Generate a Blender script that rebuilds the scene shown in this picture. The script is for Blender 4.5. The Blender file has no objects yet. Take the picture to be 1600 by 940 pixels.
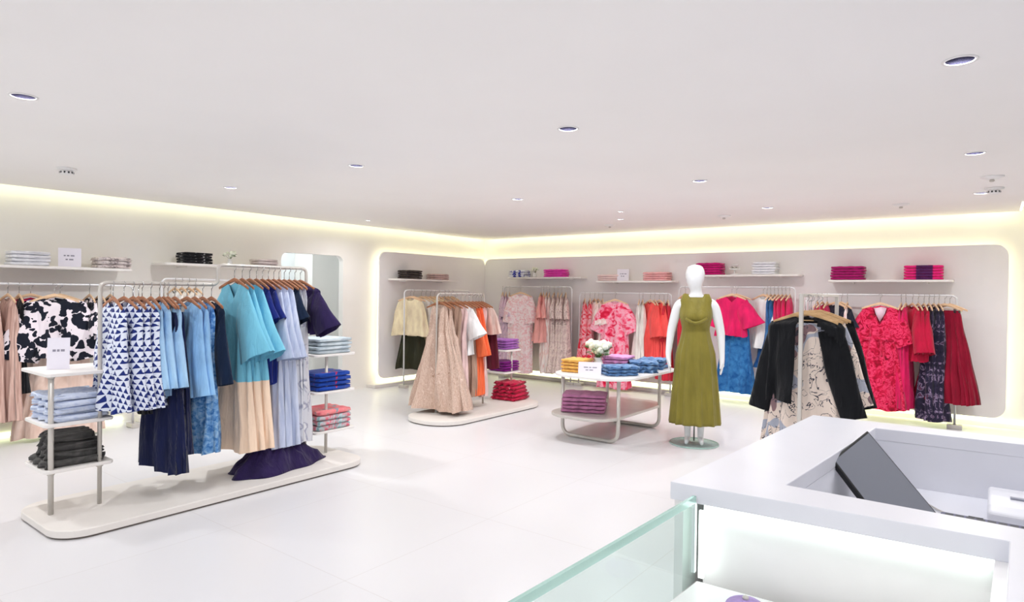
import bpy, bmesh, math, random
from mathutils import Vector, Matrix
PI = math.pi
C = bpy.context.scene.collection
SC = bpy.context.scene

# ------------------------------------------------------------------ camera, world, exposure
cam = bpy.data.cameras.new('camera')
cam.sensor_width = 36.0
cam.lens = 36.0 * 992.0 / 1600.0
cam.clip_start = 0.05
camo = bpy.data.objects.new('camera', cam)
C.objects.link(camo)
R = Matrix(((0.79371677, -0.01746829, 0.60803663),
            (0.60816097, 0.00240064, -0.7938101),
            (0.01240683, 0.99984454, 0.01252896)))
camo.matrix_world = Matrix.Translation((0, 0, 1.55)) @ R.to_4x4()
SC.camera = camo
world = bpy.data.worlds.new('world')
SC.world = world
world.use_nodes = True
bg = world.node_tree.nodes['Background']
bg.inputs['Color'].default_value = (0.93, 0.95, 1.0, 1)
bg.inputs['Strength'].default_value = 0.65
SC.view_settings.view_transform = 'Standard'
SC.view_settings.look = 'None'
SC.view_settings.gamma = 1.0
SC.view_settings.exposure = 0.82
SC.cycles.max_bounces = 10
SC.cycles.diffuse_bounces = 6
SC.cycles.caustics_reflective = False
SC.cycles.caustics_refractive = False
SPOT_W = {1.12: 19.0, 3.36: 27.0, 5.56: 37.0, 7.68: 56.0, 6.05: 30.0, 7.08: 30.0, 7.80: 35.0, -1.1: 12.0}
COVE = 3.4
HALO = 2.6

# ------------------------------------------------------------------ helpers
def lin(c):
    r = []
    for v in c:
        v = v / 255.0
        r.append(v / 12.92 if v <= 0.04045 else ((v + 0.055) / 1.055) ** 2.4)
    return (r[0], r[1], r[2], 1.0)

class NT:
    def __init__(s, name):
        s.m = bpy.data.materials.new(name)
        s.m.use_nodes = True
        s.t = s.m.node_tree
        s.b = s.t.nodes['Principled BSDF']
    def n(s, typ, **kw):
        nd = s.t.nodes.new(typ)
        for k, v in kw.items():
            if k in nd.inputs: nd.inputs[k].default_value = v
            else: setattr(nd, k, v)
        return nd
    def l(s, a, b): s.t.links.new(a, b)
    def math(s, op, a, b=None):
        nd = s.n('ShaderNodeMath'); nd.operation = op
        for i, v in enumerate((a, b)):
            if v is None: continue
            if isinstance(v, (int, float)): nd.inputs[i].default_value = v
            else: s.l(v, nd.inputs[i])
        return nd.outputs[0]
    def ramp(s, fac, stops, interp='CONSTANT'):
        r = s.n('ShaderNodeValToRGB')
        r.color_ramp.interpolation = interp
        el = r.color_ramp.elements
        while len(el) > 1: el.remove(el[-1])
        el[0].position = stops[0][0]; el[0].color = lin(stops[0][1])
        for p, c in stops[1:]:
            e = el.new(p); e.color = lin(c)
        s.l(fac, r.inputs['Fac'])
        return r.outputs['Color']
    def coord(s, scale=(1, 1, 1), kind='Object'):
        tc = s.n('ShaderNodeTexCoord'); mp = s.n('ShaderNodeMapping')
        mp.inputs['Scale'].default_value = scale
        s.l(tc.outputs[kind], mp.inputs['Vector'])
        return mp.outputs['Vector']

def plain(name, c, rough=0.5, metal=0.0, spec=0.5, noise=0.03, scale=6.0):
    t = NT(name)
    t.b.inputs['Roughness'].default_value = rough
    t.b.inputs['Metallic'].default_value = metal
    t.b.inputs['Specular IOR Level'].default_value = spec
    nz = t.n('ShaderNodeTexNoise', Scale=scale, Detail=3.0)
    t.l(t.coord(), nz.inputs['Vector'])
    a = tuple(max(0, v * (1 - noise)) for v in c); b = tuple(min(255, v * (1 + noise)) for v in c)
    t.l(t.ramp(nz.outputs['Fac'], [(0.3, a), (0.7, b)], 'LINEAR'), t.b.inputs['Base Color'])
    return t.m

def emit(name, c, strength):
    t = NT(name)
    t.b.inputs['Base Color'].default_value = lin(c)
    t.b.inputs['Emission Color'].default_value = lin(c)
    t.b.inputs['Emission Strength'].default_value = strength
    return t.m

def weave(t, strength=0.15):
    v = t.coord((1, 1, .22))
    nz = t.n('ShaderNodeTexNoise', Scale=14.0, Detail=3.0, Distortion=.8)
    t.l(v, nz.inputs['Vector'])
    bp = t.n('ShaderNodeBump', Strength=min(1, strength * 2.2), Distance=0.03)
    t.l(nz.outputs['Fac'], bp.inputs['Height'])
    t.l(bp.outputs['Normal'], t.b.inputs['Normal'])
    t.b.inputs['Roughness'].default_value = 0.85
    t.b.inputs['Specular IOR Level'].default_value = 0.2
    t.b.inputs['Sheen Weight'].default_value = 0.15

def cloth(name, c, var=0.10, bump=0.3):
    t = NT(name); weave(t, bump)
    nz = t.n('ShaderNodeTexNoise', Scale=4.0, Detail=5.0)
    t.l(t.coord((3, 3, 1)), nz.inputs['Vector'])
    a = tuple(v * (1 - var) for v in c); b = tuple(min(255, v * (1 + var)) for v in c)
    t.l(t.ramp(nz.outputs['Fac'], [(0.3, a), (0.7, b)], 'LINEAR'), t.b.inputs['Base Color'])
    return t.m

def blobs(name, back, ink, scale=9.0, th=0.42, distort=0.5, stretch=(1, 1, 1)):
    t = NT(name); weave(t)
    v = t.coord(stretch)
    nz = t.n('ShaderNodeTexNoise', Scale=scale * 0.7, Detail=2.0)
    t.l(v, nz.inputs['Vector'])
    mix = t.n('ShaderNodeMix'); mix.data_type = 'VECTOR'; mix.inputs[0].default_value = distort * 0.25
    t.l(v, mix.inputs[4]); t.l(nz.outputs['Color'], mix.inputs[5])
    vo = t.n('ShaderNodeTexVoronoi', Scale=scale)
    t.l(mix.outputs[1], vo.inputs['Vector'])
    t.l(t.ramp(vo.outputs['Distance'], [(0.0, ink), (th, back)]), t.b.inputs['Base Color'])
    return t.m

def leafprint(name, back, ink, scale=7.0):
    t = NT(name); weave(t)
    v = t.coord((1, 1, 0.75))
    nz = t.n('ShaderNodeTexNoise', Scale=5.0, Detail=1.0)
    t.l(v, nz.inputs['Vector'])
    mix = t.n('ShaderNodeMix'); mix.data_type = 'VECTOR'; mix.inputs[0].default_value = 0.14
    t.l(v, mix.inputs[4]); t.l(nz.outputs['Color'], mix.inputs[5])
    vo = t.n('ShaderNodeTexVoronoi', Scale=scale); vo.feature = 'DISTANCE_TO_EDGE'
    t.l(mix.outputs[1], vo.inputs['Vector'])
    vc = t.n('ShaderNodeTexVoronoi', Scale=scale)
    t.l(mix.outputs[1], vc.inputs['Vector'])
    sep = t.n('ShaderNodeSeparateColor'); t.l(vc.outputs['Color'], sep.inputs[0])
    sel = t.math('GREATER_THAN', sep.outputs[0], 0.28)
    ed = t.math('GREATER_THAN', vo.outputs['Distance'], 0.085)
    t.l(t.ramp(t.math('MULTIPLY', sel, ed), [(0.0, back), (0.5, ink)]), t.b.inputs['Base Color'])
    return t.m

def checks(name, back, ink, k=26.0):
    # small bow-tie triangles in rows
    t = NT(name); weave(t)
    sp = t.n('ShaderNodeSeparateXYZ'); t.l(t.coord(), sp.inputs[0])
    x = t.math('ADD', sp.outputs['X'], t.math('MULTIPLY', sp.outputs['Y'], 0.7))
    nz = t.n('ShaderNodeTexNoise', Scale=6.0, Detail=1.0); t.l(t.coord(), nz.inputs['Vector'])
    x = t.math('ADD', x, t.math('MULTIPLY', nz.outputs['Fac'], 0.16))
    row = t.math('ADD', t.math('MULTIPLY', sp.outputs['Z'], k), t.math('MULTIPLY', nz.outputs['Fac'], 2.2))
    fx = t.math('ABSOLUTE', t.math('SUBTRACT', t.math('FRACT', t.math('ADD', t.math('MULTIPLY', x, k * 0.62), t.math('MULTIPLY', t.math('FLOOR', row), 0.5))), 0.5))
    fz = t.math('MULTIPLY', t.math('FRACT', row), 0.5)
    inside = t.math('LESS_THAN', t.math('ADD', fz, 0.07), fx)
    t.l(t.ramp(inside, [(0.0, back), (0.5, ink)]), t.b.inputs['Base Color'])
    return t.m

def multi(name, stops, scale=8.0, stretch=(1, 1, 1), detail=2.0, rough=0.5, interp='LINEAR', dist=0.6):
    t = NT(name); weave(t)
    nz = t.n('ShaderNodeTexNoise', Scale=scale, Detail=detail, Roughness=rough, Distortion=dist)
    t.l(t.coord(stretch), nz.inputs['Vector'])
    t.l(t.ramp(nz.outputs['Fac'], stops, interp), t.b.inputs['Base Color'])
    return t.m

def twotone(name, top, low, z):
    t = NT(name); weave(t, 0.3)
    sp = t.n('ShaderNodeSeparateXYZ'); t.l(t.coord(), sp.inputs[0])
    f = t.math('LESS_THAN', sp.outputs['Z'], z)
    t.l(t.ramp(f, [(0.0, top), (0.5, low)]), t.b.inputs['Base Color'])
    return t.m

def sketchflower(name, back, lines, patch):
    t = NT(name); weave(t)
    v = t.coord((1, 1, 0.85))
    nz = t.n('ShaderNodeTexNoise', Scale=7.0, Detail=3.0, Distortion=1.5); t.l(v, nz.inputs['Vector'])
    band = t.math('LESS_THAN', t.math('ABSOLUTE', t.math('SUBTRACT', nz.outputs['Fac'], 0.5)), 0.010)
    n2 = t.n('ShaderNodeTexNoise', Scale=4.5, Detail=1.0); t.l(v, n2.inputs['Vector'])
    col = t.ramp(n2.outputs['Fac'], [(0.0, back), (0.55, patch), (0.62, back)], 'CONSTANT')
    n3 = t.n('ShaderNodeTexNoise', Scale=3.3, Detail=2.0); t.l(t.coord((1.2, 1, 1)), n3.inputs['Vector'])
    col2 = t.ramp(n3.outputs['Fac'], [(0.0, back), (0.59, (140, 112, 116)), (0.66, back)], 'CONSTANT')
    mx = t.n('ShaderNodeMix'); mx.data_type = 'RGBA'; mx.blend_type = 'DARKEN'; mx.inputs[0].default_value = 1.0
    t.l(col, mx.inputs[6]); t.l(col2, mx.inputs[7])
    m2 = t.n('ShaderNodeMix'); m2.data_type = 'RGBA'
    t.l(band, m2.inputs[0]); t.l(mx.outputs[2], m2.inputs[6]); m2.inputs[7].default_value = lin(lines)
    t.l(m2.outputs[2], t.b.inputs['Base Color'])
    return t.m

def link(name, me, m, parent=None, smooth=True):
    if isinstance(me, bmesh.types.BMesh):
        bm = me
        bmesh.ops.recalc_face_normals(bm, faces=bm.faces)
        me = bpy.data.meshes.new(name); bm.to_mesh(me); bm.free()
        if smooth:
            for p in me.polygons: p.use_smooth = True
    if m is not None and not me.materials: me.materials.append(m)
    o = bpy.data.objects.new(name, me)
    C.objects.link(o)
    if parent is not None: o.parent = parent
    return o

def flat(o):
    for p in o.data.polygons: p.use_smooth = False
    return o

def bev(o, w=0.004, seg=2):
    flat(o)
    md = o.modifiers.new('bevel', 'BEVEL'); md.width = w; md.segments = seg; md.limit_method = 'ANGLE'
    return o

def struct(name, bm, m, parent=None):
    o = link(name, bm, m, parent, smooth=False)
    if parent is None: o['kind'] = 'structure'
    return o

def tag(o, label, cat, group=None):
    o['label'] = label; o['category'] = cat
    if group: o['group'] = group
    return o

def empty(name, loc, rz=0.0):
    o = bpy.data.objects.new(name, None); C.objects.link(o)
    o.location = loc; o.rotation_euler = (0, 0, rz); o.empty_display_size = 0.1
    return o

def box(bm, x0, x1, y0, y1, z0, z1):
    v = [bm.verts.new((x, y, z)) for z in (z0, z1) for y in (y0, y1) for x in (x0, x1)]
    for f in ((0, 2, 3, 1), (4, 5, 7, 6), (0, 1, 5, 4), (2, 6, 7, 3), (0, 4, 6, 2), (1, 3, 7, 5)):
        bm.faces.new([v[i] for i in f])
    return bm

def B(*a):
    return box(bmesh.new(), *a)

def prism(bm, poly, z0, z1):
    lo = [bm.verts.new((x, y, z0)) for x, y in poly]
    hi = [bm.verts.new((x, y, z1)) for x, y in poly]
    n = len(poly)
    bm.faces.new(lo[::-1]); bm.faces.new(hi)
    for i in range(n):
        bm.faces.new((lo[i], lo[(i + 1) % n], hi[(i + 1) % n], hi[i]))
    return bm

def rrect(x0, x1, y0, y1, r, n=8):
    p = []
    for cx, cy, a in ((x1 - r, y1 - r, 0), (x0 + r, y1 - r, 90), (x0 + r, y0 + r, 180), (x1 - r, y0 + r, 270)):
        for i in range(n + 1):
            t = math.radians(a + 90.0 * i / n)
            p.append((cx + r * math.cos(t), cy + r * math.sin(t)))
    return p

def fillet(pts, r, n=6):
    pts = [Vector(p) for p in pts]
    out = [pts[0]]
    for i in range(1, len(pts) - 1):
        a, b, c = pts[i - 1], pts[i], pts[i + 1]
        u = (a - b).normalized(); w = (c - b).normalized()
        p = b + u * r; q = b + w * r
        for k in range(n + 1):
            t = k / n
            out.append(p * (1 - t) ** 2 + b * 2 * t * (1 - t) + q * t * t)
    out.append(pts[-1])
    return out

def tube(bm, pts, r, n=10, r1=None):
    pts = [Vector(p) for p in pts]
    rings = []
    up = None
    m = len(pts)
    for i, p in enumerate(pts):
        t = (pts[min(i + 1, m - 1)] - pts[max(i - 1, 0)]).normalized()
        if up is None:
            up = Vector((0, 0, 1)) if abs(t.z) < 0.9 else Vector((1, 0, 0))
        a = (up - t * up.dot(t)).normalized(); b = t.cross(a); up = a
        rr = r if r1 is None else r + (r1 - r) * i / (m - 1)
        rings.append([bm.verts.new(p + a * rr * math.cos(2 * PI * k / n) + b * rr * math.sin(2 * PI * k / n)) for k in range(n)])
    for i in range(m - 1):
        for k in range(n):
            bm.faces.new((rings[i][k], rings[i][(k + 1) % n], rings[i + 1][(k + 1) % n], rings[i + 1][k]))
    bm.faces.new(rings[0][::-1]); bm.faces.new(rings[-1])
    return bm

def lathe(bm, prof, n=24, c=(0, 0, 0), cap=True):
    rings = []
    for r, z in prof:
        rings.append([bm.verts.new((c[0] + r * math.cos(2 * PI * k / n), c[1] + r * math.sin(2 * PI * k / n), c[2] + z)) for k in range(n)])
    for i in range(len(rings) - 1):
        for k in range(n):
            bm.faces.new((rings[i][k], rings[i][(k + 1) % n], rings[i + 1][(k + 1) % n], rings[i + 1][k]))
    if cap: bm.faces.new(rings[0][::-1]); bm.faces.new(rings[-1])
    return bm

ORD = ['first', 'second', 'third', 'fourth', 'fifth', 'sixth', 'seventh', 'eighth', 'ninth', 'tenth', 'eleventh',
       'twelfth', 'thirteenth', 'fourteenth', 'fifteenth', 'sixteenth', 'seventeenth', 'eighteenth', 'nineteenth', 'twentieth']

# ------------------------------------------------------------------ materials
M = {}
M['wall'] = plain('wall_paint', (244, 241, 236), 0.7, noise=0.008, scale=2)
M['panel'] = plain('panel_paint', (244, 241, 241), 0.6, noise=0.008, scale=2)
M['ceiling'] = plain('ceiling_paint', (250, 247, 245), 0.8, noise=0.006, scale=1)
M['white'] = plain('white_lacquer', (243, 241, 240), 0.35, noise=0.008)
M['counter'] = plain('solid_surface_white', (228, 229, 236), 0.3, noise=0.006)
M['shelf'] = plain('shelf_white', (240, 236, 232), 0.4, noise=0.008)
M['metal'] = plain('satin_metal', (205, 200, 193), 0.35, metal=0.35, noise=0.02)
M['railw'] = plain('white_rail_metal', (230, 230, 232), 0.3, metal=0.2, noise=0.01)
M['chrome'] = plain('chrome_hook', (190, 190, 190), 0.2, metal=1.0)
M['plinth'] = plain('plinth_paint', (232, 227, 221), 0.45, noise=0.01)
M['shadowgap'] = plain('dark_recess', (110, 102, 96), 0.8)
M['led'] = emit('led_strip', (246, 248, 208), COVE)
M['ledh'] = emit('led_halo', (250, 246, 206), HALO)
M['ledf'] = emit('led_floor', (236, 248, 204), 2.2)
M['ledw'] = emit('led_case', (232, 250, 242), 2.2)
M['lampglow'] = emit('lamp_glow', (255, 250, 240), 1.0)
M['reflector'] = plain('downlight_reflector', (104, 102, 128), 0.25, metal=0.9)
M['dark'] = plain('dark_plastic', (35, 35, 38), 0.4)
M['black'] = plain('black_plastic', (14, 14, 17), 0.35)
M['paper'] = plain('white_card', (240, 236, 246), 0.6, noise=0.005)
M['ink'] = plain('printed_ink', (150, 146, 160), 0.7)
M['woodp'] = multi('pale_hanger_wood', [(0.3, (226, 188, 150)), (0.7, (242, 208, 172))], 12, (1, 1, 6))
M['woodb'] = multi('brown_hanger_wood', [(0.3, (150, 96, 66)), (0.7, (186, 130, 96))], 12, (1, 1, 6))
M['woodt'] = multi('tan_hanger_wood', [(0.3, (196, 156, 110)), (0.7, (222, 186, 140))], 12, (1, 1, 6))
M['manq'] = plain('mannequin_gloss', (238, 240, 242), 0.25, noise=0.004)

def floor_mat():
    t = NT('floor_tile')
    t.b.inputs['Roughness'].default_value = 0.32
    t.b.inputs['Specular IOR Level'].default_value = 0.35
    br = t.n('ShaderNodeTexBrick', Scale=1.0)
    br.offset = 0.0
    br.inputs['Color1'].default_value = lin((225, 224, 226)); br.inputs['Color2'].default_value = lin((224, 223, 225))
    br.inputs['Mortar'].default_value = lin((214, 211, 211))
    br.inputs['Mortar Size'].default_value = 0.0025; br.inputs['Mortar Smooth'].default_value = 0.0
    br.inputs['Brick Width'].default_value = 1.2; br.inputs['Row Height'].default_value = 1.2
    tc = t.n('ShaderNodeTexCoord'); mp = t.n('ShaderNodeMapping'); mp.inputs['Location'].default_value = (0.35, 0.25, 0)
    t.l(tc.outputs['Object'], mp.inputs['Vector']); t.l(mp.outputs['Vector'], br.inputs['Vector'])
    t.l(br.outputs['Color'], t.b.inputs['Base Color'])
    return t.m
M['floor'] = floor_mat()

def glass_mat(name, tint, rough=0.0, edge=False):
    t = NT(name)
    if edge:
        t.b.inputs['Base Color'].default_value = lin(tint)
        t.b.inputs['Transmission Weight'].default_value = 0.5
        t.b.inputs['Roughness'].default_value = 0.15
        return t.m
    out = t.t.nodes['Material Output']
    tr = t.n('ShaderNodeBsdfTransparent'); tr.inputs[0].default_value = lin(tint)
    gl = t.n('ShaderNodeBsdfGlossy'); gl.inputs['Roughness'].default_value = rough
    mx = t.n('ShaderNodeMixShader'); mx.inputs[0].default_value = 0.05
    t.l(tr.outputs[0], mx.inputs[1]); t.l(gl.outputs[0], mx.inputs[2])
    t.l(mx.outputs[0], out.inputs['Surface'])
    return t.m
M['glass'] = glass_mat('clear_glass', (240, 248, 246))
M['glassedge'] = glass_mat('green_glass_edge', (196, 236, 226), edge=True)

# ------------------------------------------------------------------ room shell
XW, YW, ZC = -8.07, 9.62, 2.58
struct('floor', B(-10.5, 4.5, -4.2, 10.2, -0.1, 0.0), M['floor'])
# ceiling slab with round holes
holes = []
for gx in (-6.17, -4.2, -2.15, -0.15):
    for gy in (1.12, 3.36, 5.56, 7.68):
        if (gx, gy) not in ((-6.17, 5.56), (-6.17, 7.68), (-4.2, 7.68)): holes.append((gx, gy))
holes += [(-7.29, 6.05), (-3.74, 7.08), (-4.12, 7.80)]
holes.append((1.9, 1.12)); holes.append((1.9, 3.36)); holes.append((-2.15, -1.1)); holes.append((-0.15, -1.1)); holes.append((-4.2, -1.1)); holes.append((1.9, -1.1))
small = {(-7.29, 6.05), (-3.74, 7.08), (-4.12, 7.80)}
slab = prism(bmesh.new(), [(-7.95, -3.5), (4.0, -3.5), (4.0, 8.62), (0.18, 8.62), (0.18, 9.5), (-7.95, 9.5)], ZC, ZC + 0.04)
ceil = struct('ceiling', slab, M['ceiling'])
cb = bmesh.new()
for h in holes:
    lathe(cb, [(0.035 if h in small else 0.055, ZC - 0.05), (0.035 if h in small else 0.055, ZC + 0.09)], 24, (h[0], h[1], 0))
cut = link('cutter', cb, None)
md = ceil.modifiers.new('holes', 'BOOLEAN'); md.operation = 'DIFFERENCE'; md.solver = 'EXACT'; md.object = cut
bpy.context.view_layer.update()
dg = bpy.context.evaluated_depsgraph_get()
nm = bpy.data.meshes.new_from_object(ceil.evaluated_get(dg))
ceil.modifiers.clear(); ceil.data = nm
bpy.data.objects.remove(cut)
struct('trim_1', B(-8.3, 4.2, -3.6, 9.9, 2.80, 2.86), M['ceiling'])            # soffit above the cove

wl = bmesh.new()
box(wl, XW - 0.1, XW, -3.5, 5.15, 0, 2.8)
box(wl, XW - 0.1, XW, 6.22, YW + 0.1, 0, 2.8)
box(wl, XW - 0.1, XW, 5.15, 6.22, 2.09, 2.8)
for yc, sgn in ((5.15, 1), (6.22, -1)):                                           # rounded upper corners of the opening
    r = 0.10
    pts = [(yc, 2.09), (yc, 2.09 - r)]
    for k in range(1, 9):
        a = PI / 2 * k / 8
        pts.append((yc + sgn * (r - r * math.cos(a)), 2.09 - r + r * math.sin(a)))
    lo = [wl.verts.new((XW - 0.1, y, z)) for y, z in pts]; hi = [wl.verts.new((XW, y, z)) for y, z in pts]
    wl.faces.new(lo[::-1]); wl.faces.new(hi)
    for i in range(len(pts)):
        j = (i + 1) % len(pts); wl.faces.new((lo[i], lo[j], hi[j], hi[i]))
struct('wall_left', wl, M['wall'])
struct('wall_back', B(XW - 0.1, 0.45, YW, YW + 0.1, 0, 2.8), M['wall'])
wr = B(0.35, 0.45, 8.75, YW, 0, 2.8); box(wr, 0.45, 4.1, 8.65, 8.75, 0, 2.8); box(wr, 4.0, 4.1, -3.5, 8.65, 0, 2.8)
struct('wall_right', wr, M['wall'])
# fitting room lobby behind the opening
M['lobby'] = plain('lobby_paint', (236, 240, 241), 0.6, noise=0.006)
lb = bmesh.new()
box(lb, -9.6, -9.5, 4.6, 7.2, 0, 2.6); box(lb, -9.5, XW - 0.1, 4.5, 4.6, 0, 2.6); box(lb, -9.5, XW - 0.1, 6.9, 7.0, 0, 2.6)
box(lb, -9.5, XW - 0.1, 4.6, 6.9, 2.5, 2.6)
struct('wall_lobby', lb, M['lobby'])
struct('trim_2', B(-9.5, -9.0, 6.32, 6.9, 0, 2.5), M['wall'])

def panel(name, axis, a0, a1, z0, z1, r=0.14):
    """rounded plate standing off the wall with an LED ribbon behind its rim"""
    pts = rrect(a0, a1, z0, z1, r, 10)
    inn = rrect(a0 + 0.03, a1 - 0.03, z0 + 0.03, z1 - 0.03, r - 0.02, 10)
    def put(u, w, d):      # d = distance in front of wall
        return (XW + d, u, w) if axis == 'y' else (u, YW - d, w)
    bm = bmesh.new()
    lo = [bm.verts.new(put(u, w, 0.09)) for u, w in pts]; hi = [bm.verts.new(put(u, w, 0.12)) for u, w in pts]
    n = len(pts)
    bm.faces.new(lo); bm.faces.new(hi[::-1])
    for i in range(n):
        j = (i + 1) % n; bm.faces.new((lo[i], lo[j], hi[j], hi[i]))
    p = struct(name, bm, M['panel'])
    bm = bmesh.new()
    lo = [bm.verts.new(put(u, w, 0.045)) for u, w in inn]; hi = [bm.verts.new(put(u, w, 0.085)) for u, w in inn]
    for i in range(n):
        j = (i + 1) % n; bm.faces.new((lo[i], lo[j], hi[j], hi[i]))
    l = link('led_strip', bm, M['ledh'], p)
    return p
panel('trim_3', 'y', 6.85, 9.50, 0.13, 2.20)
panel('trim_4', 'x', -7.95, 0.09, 0.13, 2.20)
# cove LED ribbons on the slab edge, facing the walls
cv = bmesh.new()
box(cv, -7.972, -7.952, -3.4, 9.5, ZC + 0.006, ZC + 0.034)
box(cv, -7.95, 0.17, 9.502, 9.522, ZC + 0.006, ZC + 0.034)
box(cv, 0.182, 0.2, 8.66, 9.5, ZC + 0.006, ZC + 0.034)
struct('trim_5', cv, M['led'])
fl = bmesh.new()
box(fl, XW + 0.005, XW + 0.02, -3.0, 3.1, 0.02, 0.05)
box(fl, XW + 0.005, XW + 0.02, 3.3, 5.0, 0.07, 0.09)
box(fl, XW + 0.005, XW + 0.02, 6.9, 9.5, 0.07, 0.09)
box(fl, -7.9, 0.3, YW - 0.02, YW - 0.005, 0.07, 0.10)
struct('trim_6', fl, M['ledf'])
def skirt(name, poly):
    b = bev(struct(name, prism(bmesh.new(), poly, 0.0, 0.055), M['plinth']), 0.008, 2)
skirt('baseboard_left', [(XW + .002, 3.2), (-7.86, 3.2), (-7.86, 5.05), (XW + .002, 5.05)])
skirt('baseboard_corner', [(XW + .002, 6.70), (-7.86, 6.70), (-7.86, 9.40), (-3.9, 9.40), (-3.9, YW - .002), (XW + .002, YW - .002)])

# ------------------------------------------------------------------ ceiling fittings
GN = {-6.17: 'outer left', -4.2: 'left', -2.15: 'middle', -0.15: 'right', 1.9: 'far right'}
RN = {1.12: 'nearest', 3.36: 'second', 5.56: 'third', 7.68: 'farthest', -1.1: 'rearmost'}
spotdata = bpy.data.lights.new('downlight_beam', 'SPOT')
spotdata.spot_size = math.radians(170); spotdata.spot_blend = 1.0
spotdata.shadow_soft_size = 0.06; spotdata.color = (0.975, 0.985, 1.0)
for (x, y) in holes:
    r = 0.035 if (x, y) in small else 0.055
    o = empty('recessed_downlight', (x, y, ZC))
    if (x, y) in small:
        lab = {-7.29: 'tiny ceiling downlight above the bright doorway', -3.74: 'tiny ceiling downlight, nearer of the pair above the coral rail',
               -4.12: 'tiny ceiling downlight, farther of the pair above the coral rail'}[x]
    else:
        lab = 'round recessed ceiling downlight, %s row from the camera, %s column' % (RN[y], GN[x])
    tag(o, lab, 'ceiling light', 'recessed downlights')
    ring = bmesh.new()
    lathe(ring, [(r, -0.0005), (r + 0.012, -0.0005), (r + 0.012, -0.004), (r + 0.002, -0.005), (r - 0.001, -0.002), (r - 0.001, 0.0)], 24, cap=False)
    link('trim_ring', ring, M['white'], o)
    can = bmesh.new()
    n = 24; rings = []
    for rr, z in ((r - 0.0015, -0.001), (r * 0.9, 0.03), (r * 0.72, 0.06)):
        rings.append([can.verts.new((rr * math.cos(2 * PI * k / n), rr * math.sin(2 * PI * k / n), z)) for k in range(n)])
    for i in range(2):
        for k in range(n): can.faces.new((rings[i][k], rings[i][(k + 1) % n], rings[i + 1][(k + 1) % n], rings[i + 1][k]))
    link('reflector', can, M['reflector'], o)
    lm = bmesh.new(); lathe(lm, [(r * 0.72, 0.058), (r * 0.7, 0.064)], 16)
    link('lamp', lm, M['lampglow'], o)
    if True:
        sd_ = spotdata.copy(); sd_.energy = SPOT_W[y] * (1.0 if (x, y) in small else 2.7 if x < -6 else 1.25 if x < -4.1 else 1.0)
        li = bpy.data.objects.new('beam', sd_); C.objects.link(li); li.parent = o; li.location = (0, 0, -0.012)

def ceiling_unit(x, y, big, lab):
    o = empty('smoke_detector' if big else 'ceiling_speaker', (x, y, ZC)); tag(o, lab, 'smoke detector' if big else 'ceiling sensor')
    if big:
        link('base', lathe(bmesh.new(), [(0.075, 0), (0.078, -0.012), (0.06, -0.02), (0.01, -0.02)], 28), M['white'], o)
        link('chamber', lathe(bmesh.new(), [(0.045, -0.019), (0.05, -0.045), (0.035, -0.058), (0.01, -0.06)], 28), M['white'], o)
        g = bmesh.new()
        for k in range(10):
            a = 2 * PI * k / 10
            box(g, 0.046 * math.cos(a) - .006, 0.046 * math.cos(a) + .006, 0.046 * math.sin(a) - .006, 0.046 * math.sin(a) + .006, -0.046, -0.030)
        link('vent_slots', g, M['dark'], o, False)
    else:
        link('cover', lathe(bmesh.new(), [(0.085, 0), (0.085, -0.006), (0.05, -0.022), (0.01, -0.026)], 28), M['white'], o)
        link('nozzle', lathe(bmesh.new(), [(0.014, -0.022), (0.02, -0.04), (0.012, -0.046), (0.004, -0.046)], 14), M['metal'], o)
ceiling_unit(-6.42, 2.02, True, 'white smoke detector on the ceiling above the black and white top')
ceiling_unit(-0.05, 7.4, True, 'white smoke detector on the ceiling at the right edge')
ceiling_unit(-0.06, 6.7, False, 'flat white ceiling disc just in front of the right smoke detector')
ceiling_unit(-4.6, 8.37, False, 'small white ceiling disc above the pink back shelves')
ceiling_unit(-2.83, 8.17, False, 'small white ceiling disc above the mannequin side of the back wall')
ceiling_unit(-0.87, 8.16, False, 'small white ceiling disc above the crimson clothes at right')

lob = bpy.data.lights.new('lobby_fill_light', 'POINT'); lob.energy = 7; lob.shadow_soft_size = 0.12; lob.color = (0.93, 0.98, 1.0)  # added lamp, out of view, that brightens the lobby behind the opening
lo_ = empty('added_lobby_lamp', (-8.9, 5.6, 2.5)); tag(lo_, 'unseen added lamp brightening the room behind the doorway', 'ceiling light')
link('housing', lathe(bmesh.new(), [(0.12, 0), (0.12, -0.02), (0.1, -0.03)], 24), M['white'], lo_)
li = bpy.data.objects.new('fill_source', lob); C.objects.link(li); li.parent = lo_; li.location = (0, 0, -0.2)

# ------------------------------------------------------------------ clothes on hangers
def sleeve(bm, side, s, drop, P):
    ln, ang, r0, r1, fl = P
    a = math.radians(ang)
    d = Vector((side * math.sin(a), 0, -math.cos(a)))
    nrm = Vector((side * math.cos(a), 0, math.sin(a)))
    start = Vector((side * (s - r0 * 0.75), 0, -drop - r0 * 0.55))
    n, m = 18, 10
    rings = []
    for j in range(m + 1):
        t = j / m
        r = r0 + (r1 - r0) * t
        bend = -side * 0.0 
        c = start + d * ln * t + Vector((0, -0.012 * math.sin(PI * t), 0))
        ring = []
        for k in range(n):
            th = 2 * PI * k / n
            rip = 1 + 0.10 * t * math.sin(5 * th + side) + 0.05 * math.sin(3 * th + 7 * t)
            tt = min(1, 0.35 + 1.6 * t)
            ring.append(bm.verts.new(c + nrm * r * math.cos(th) * rip * (0.75 + 0.25 * tt) + Vector((0, 1, 0)) * (r * fl * math.sin(th) * rip * tt)))
        rings.append(ring)
    for j in range(m):
        for k in range(n):
            bm.faces.new((rings[j][k], rings[j][(k + 1) % n], rings[j + 1][(k + 1) % n], rings[j + 1][k]))
    bm.faces.new(rings[0])

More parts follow.
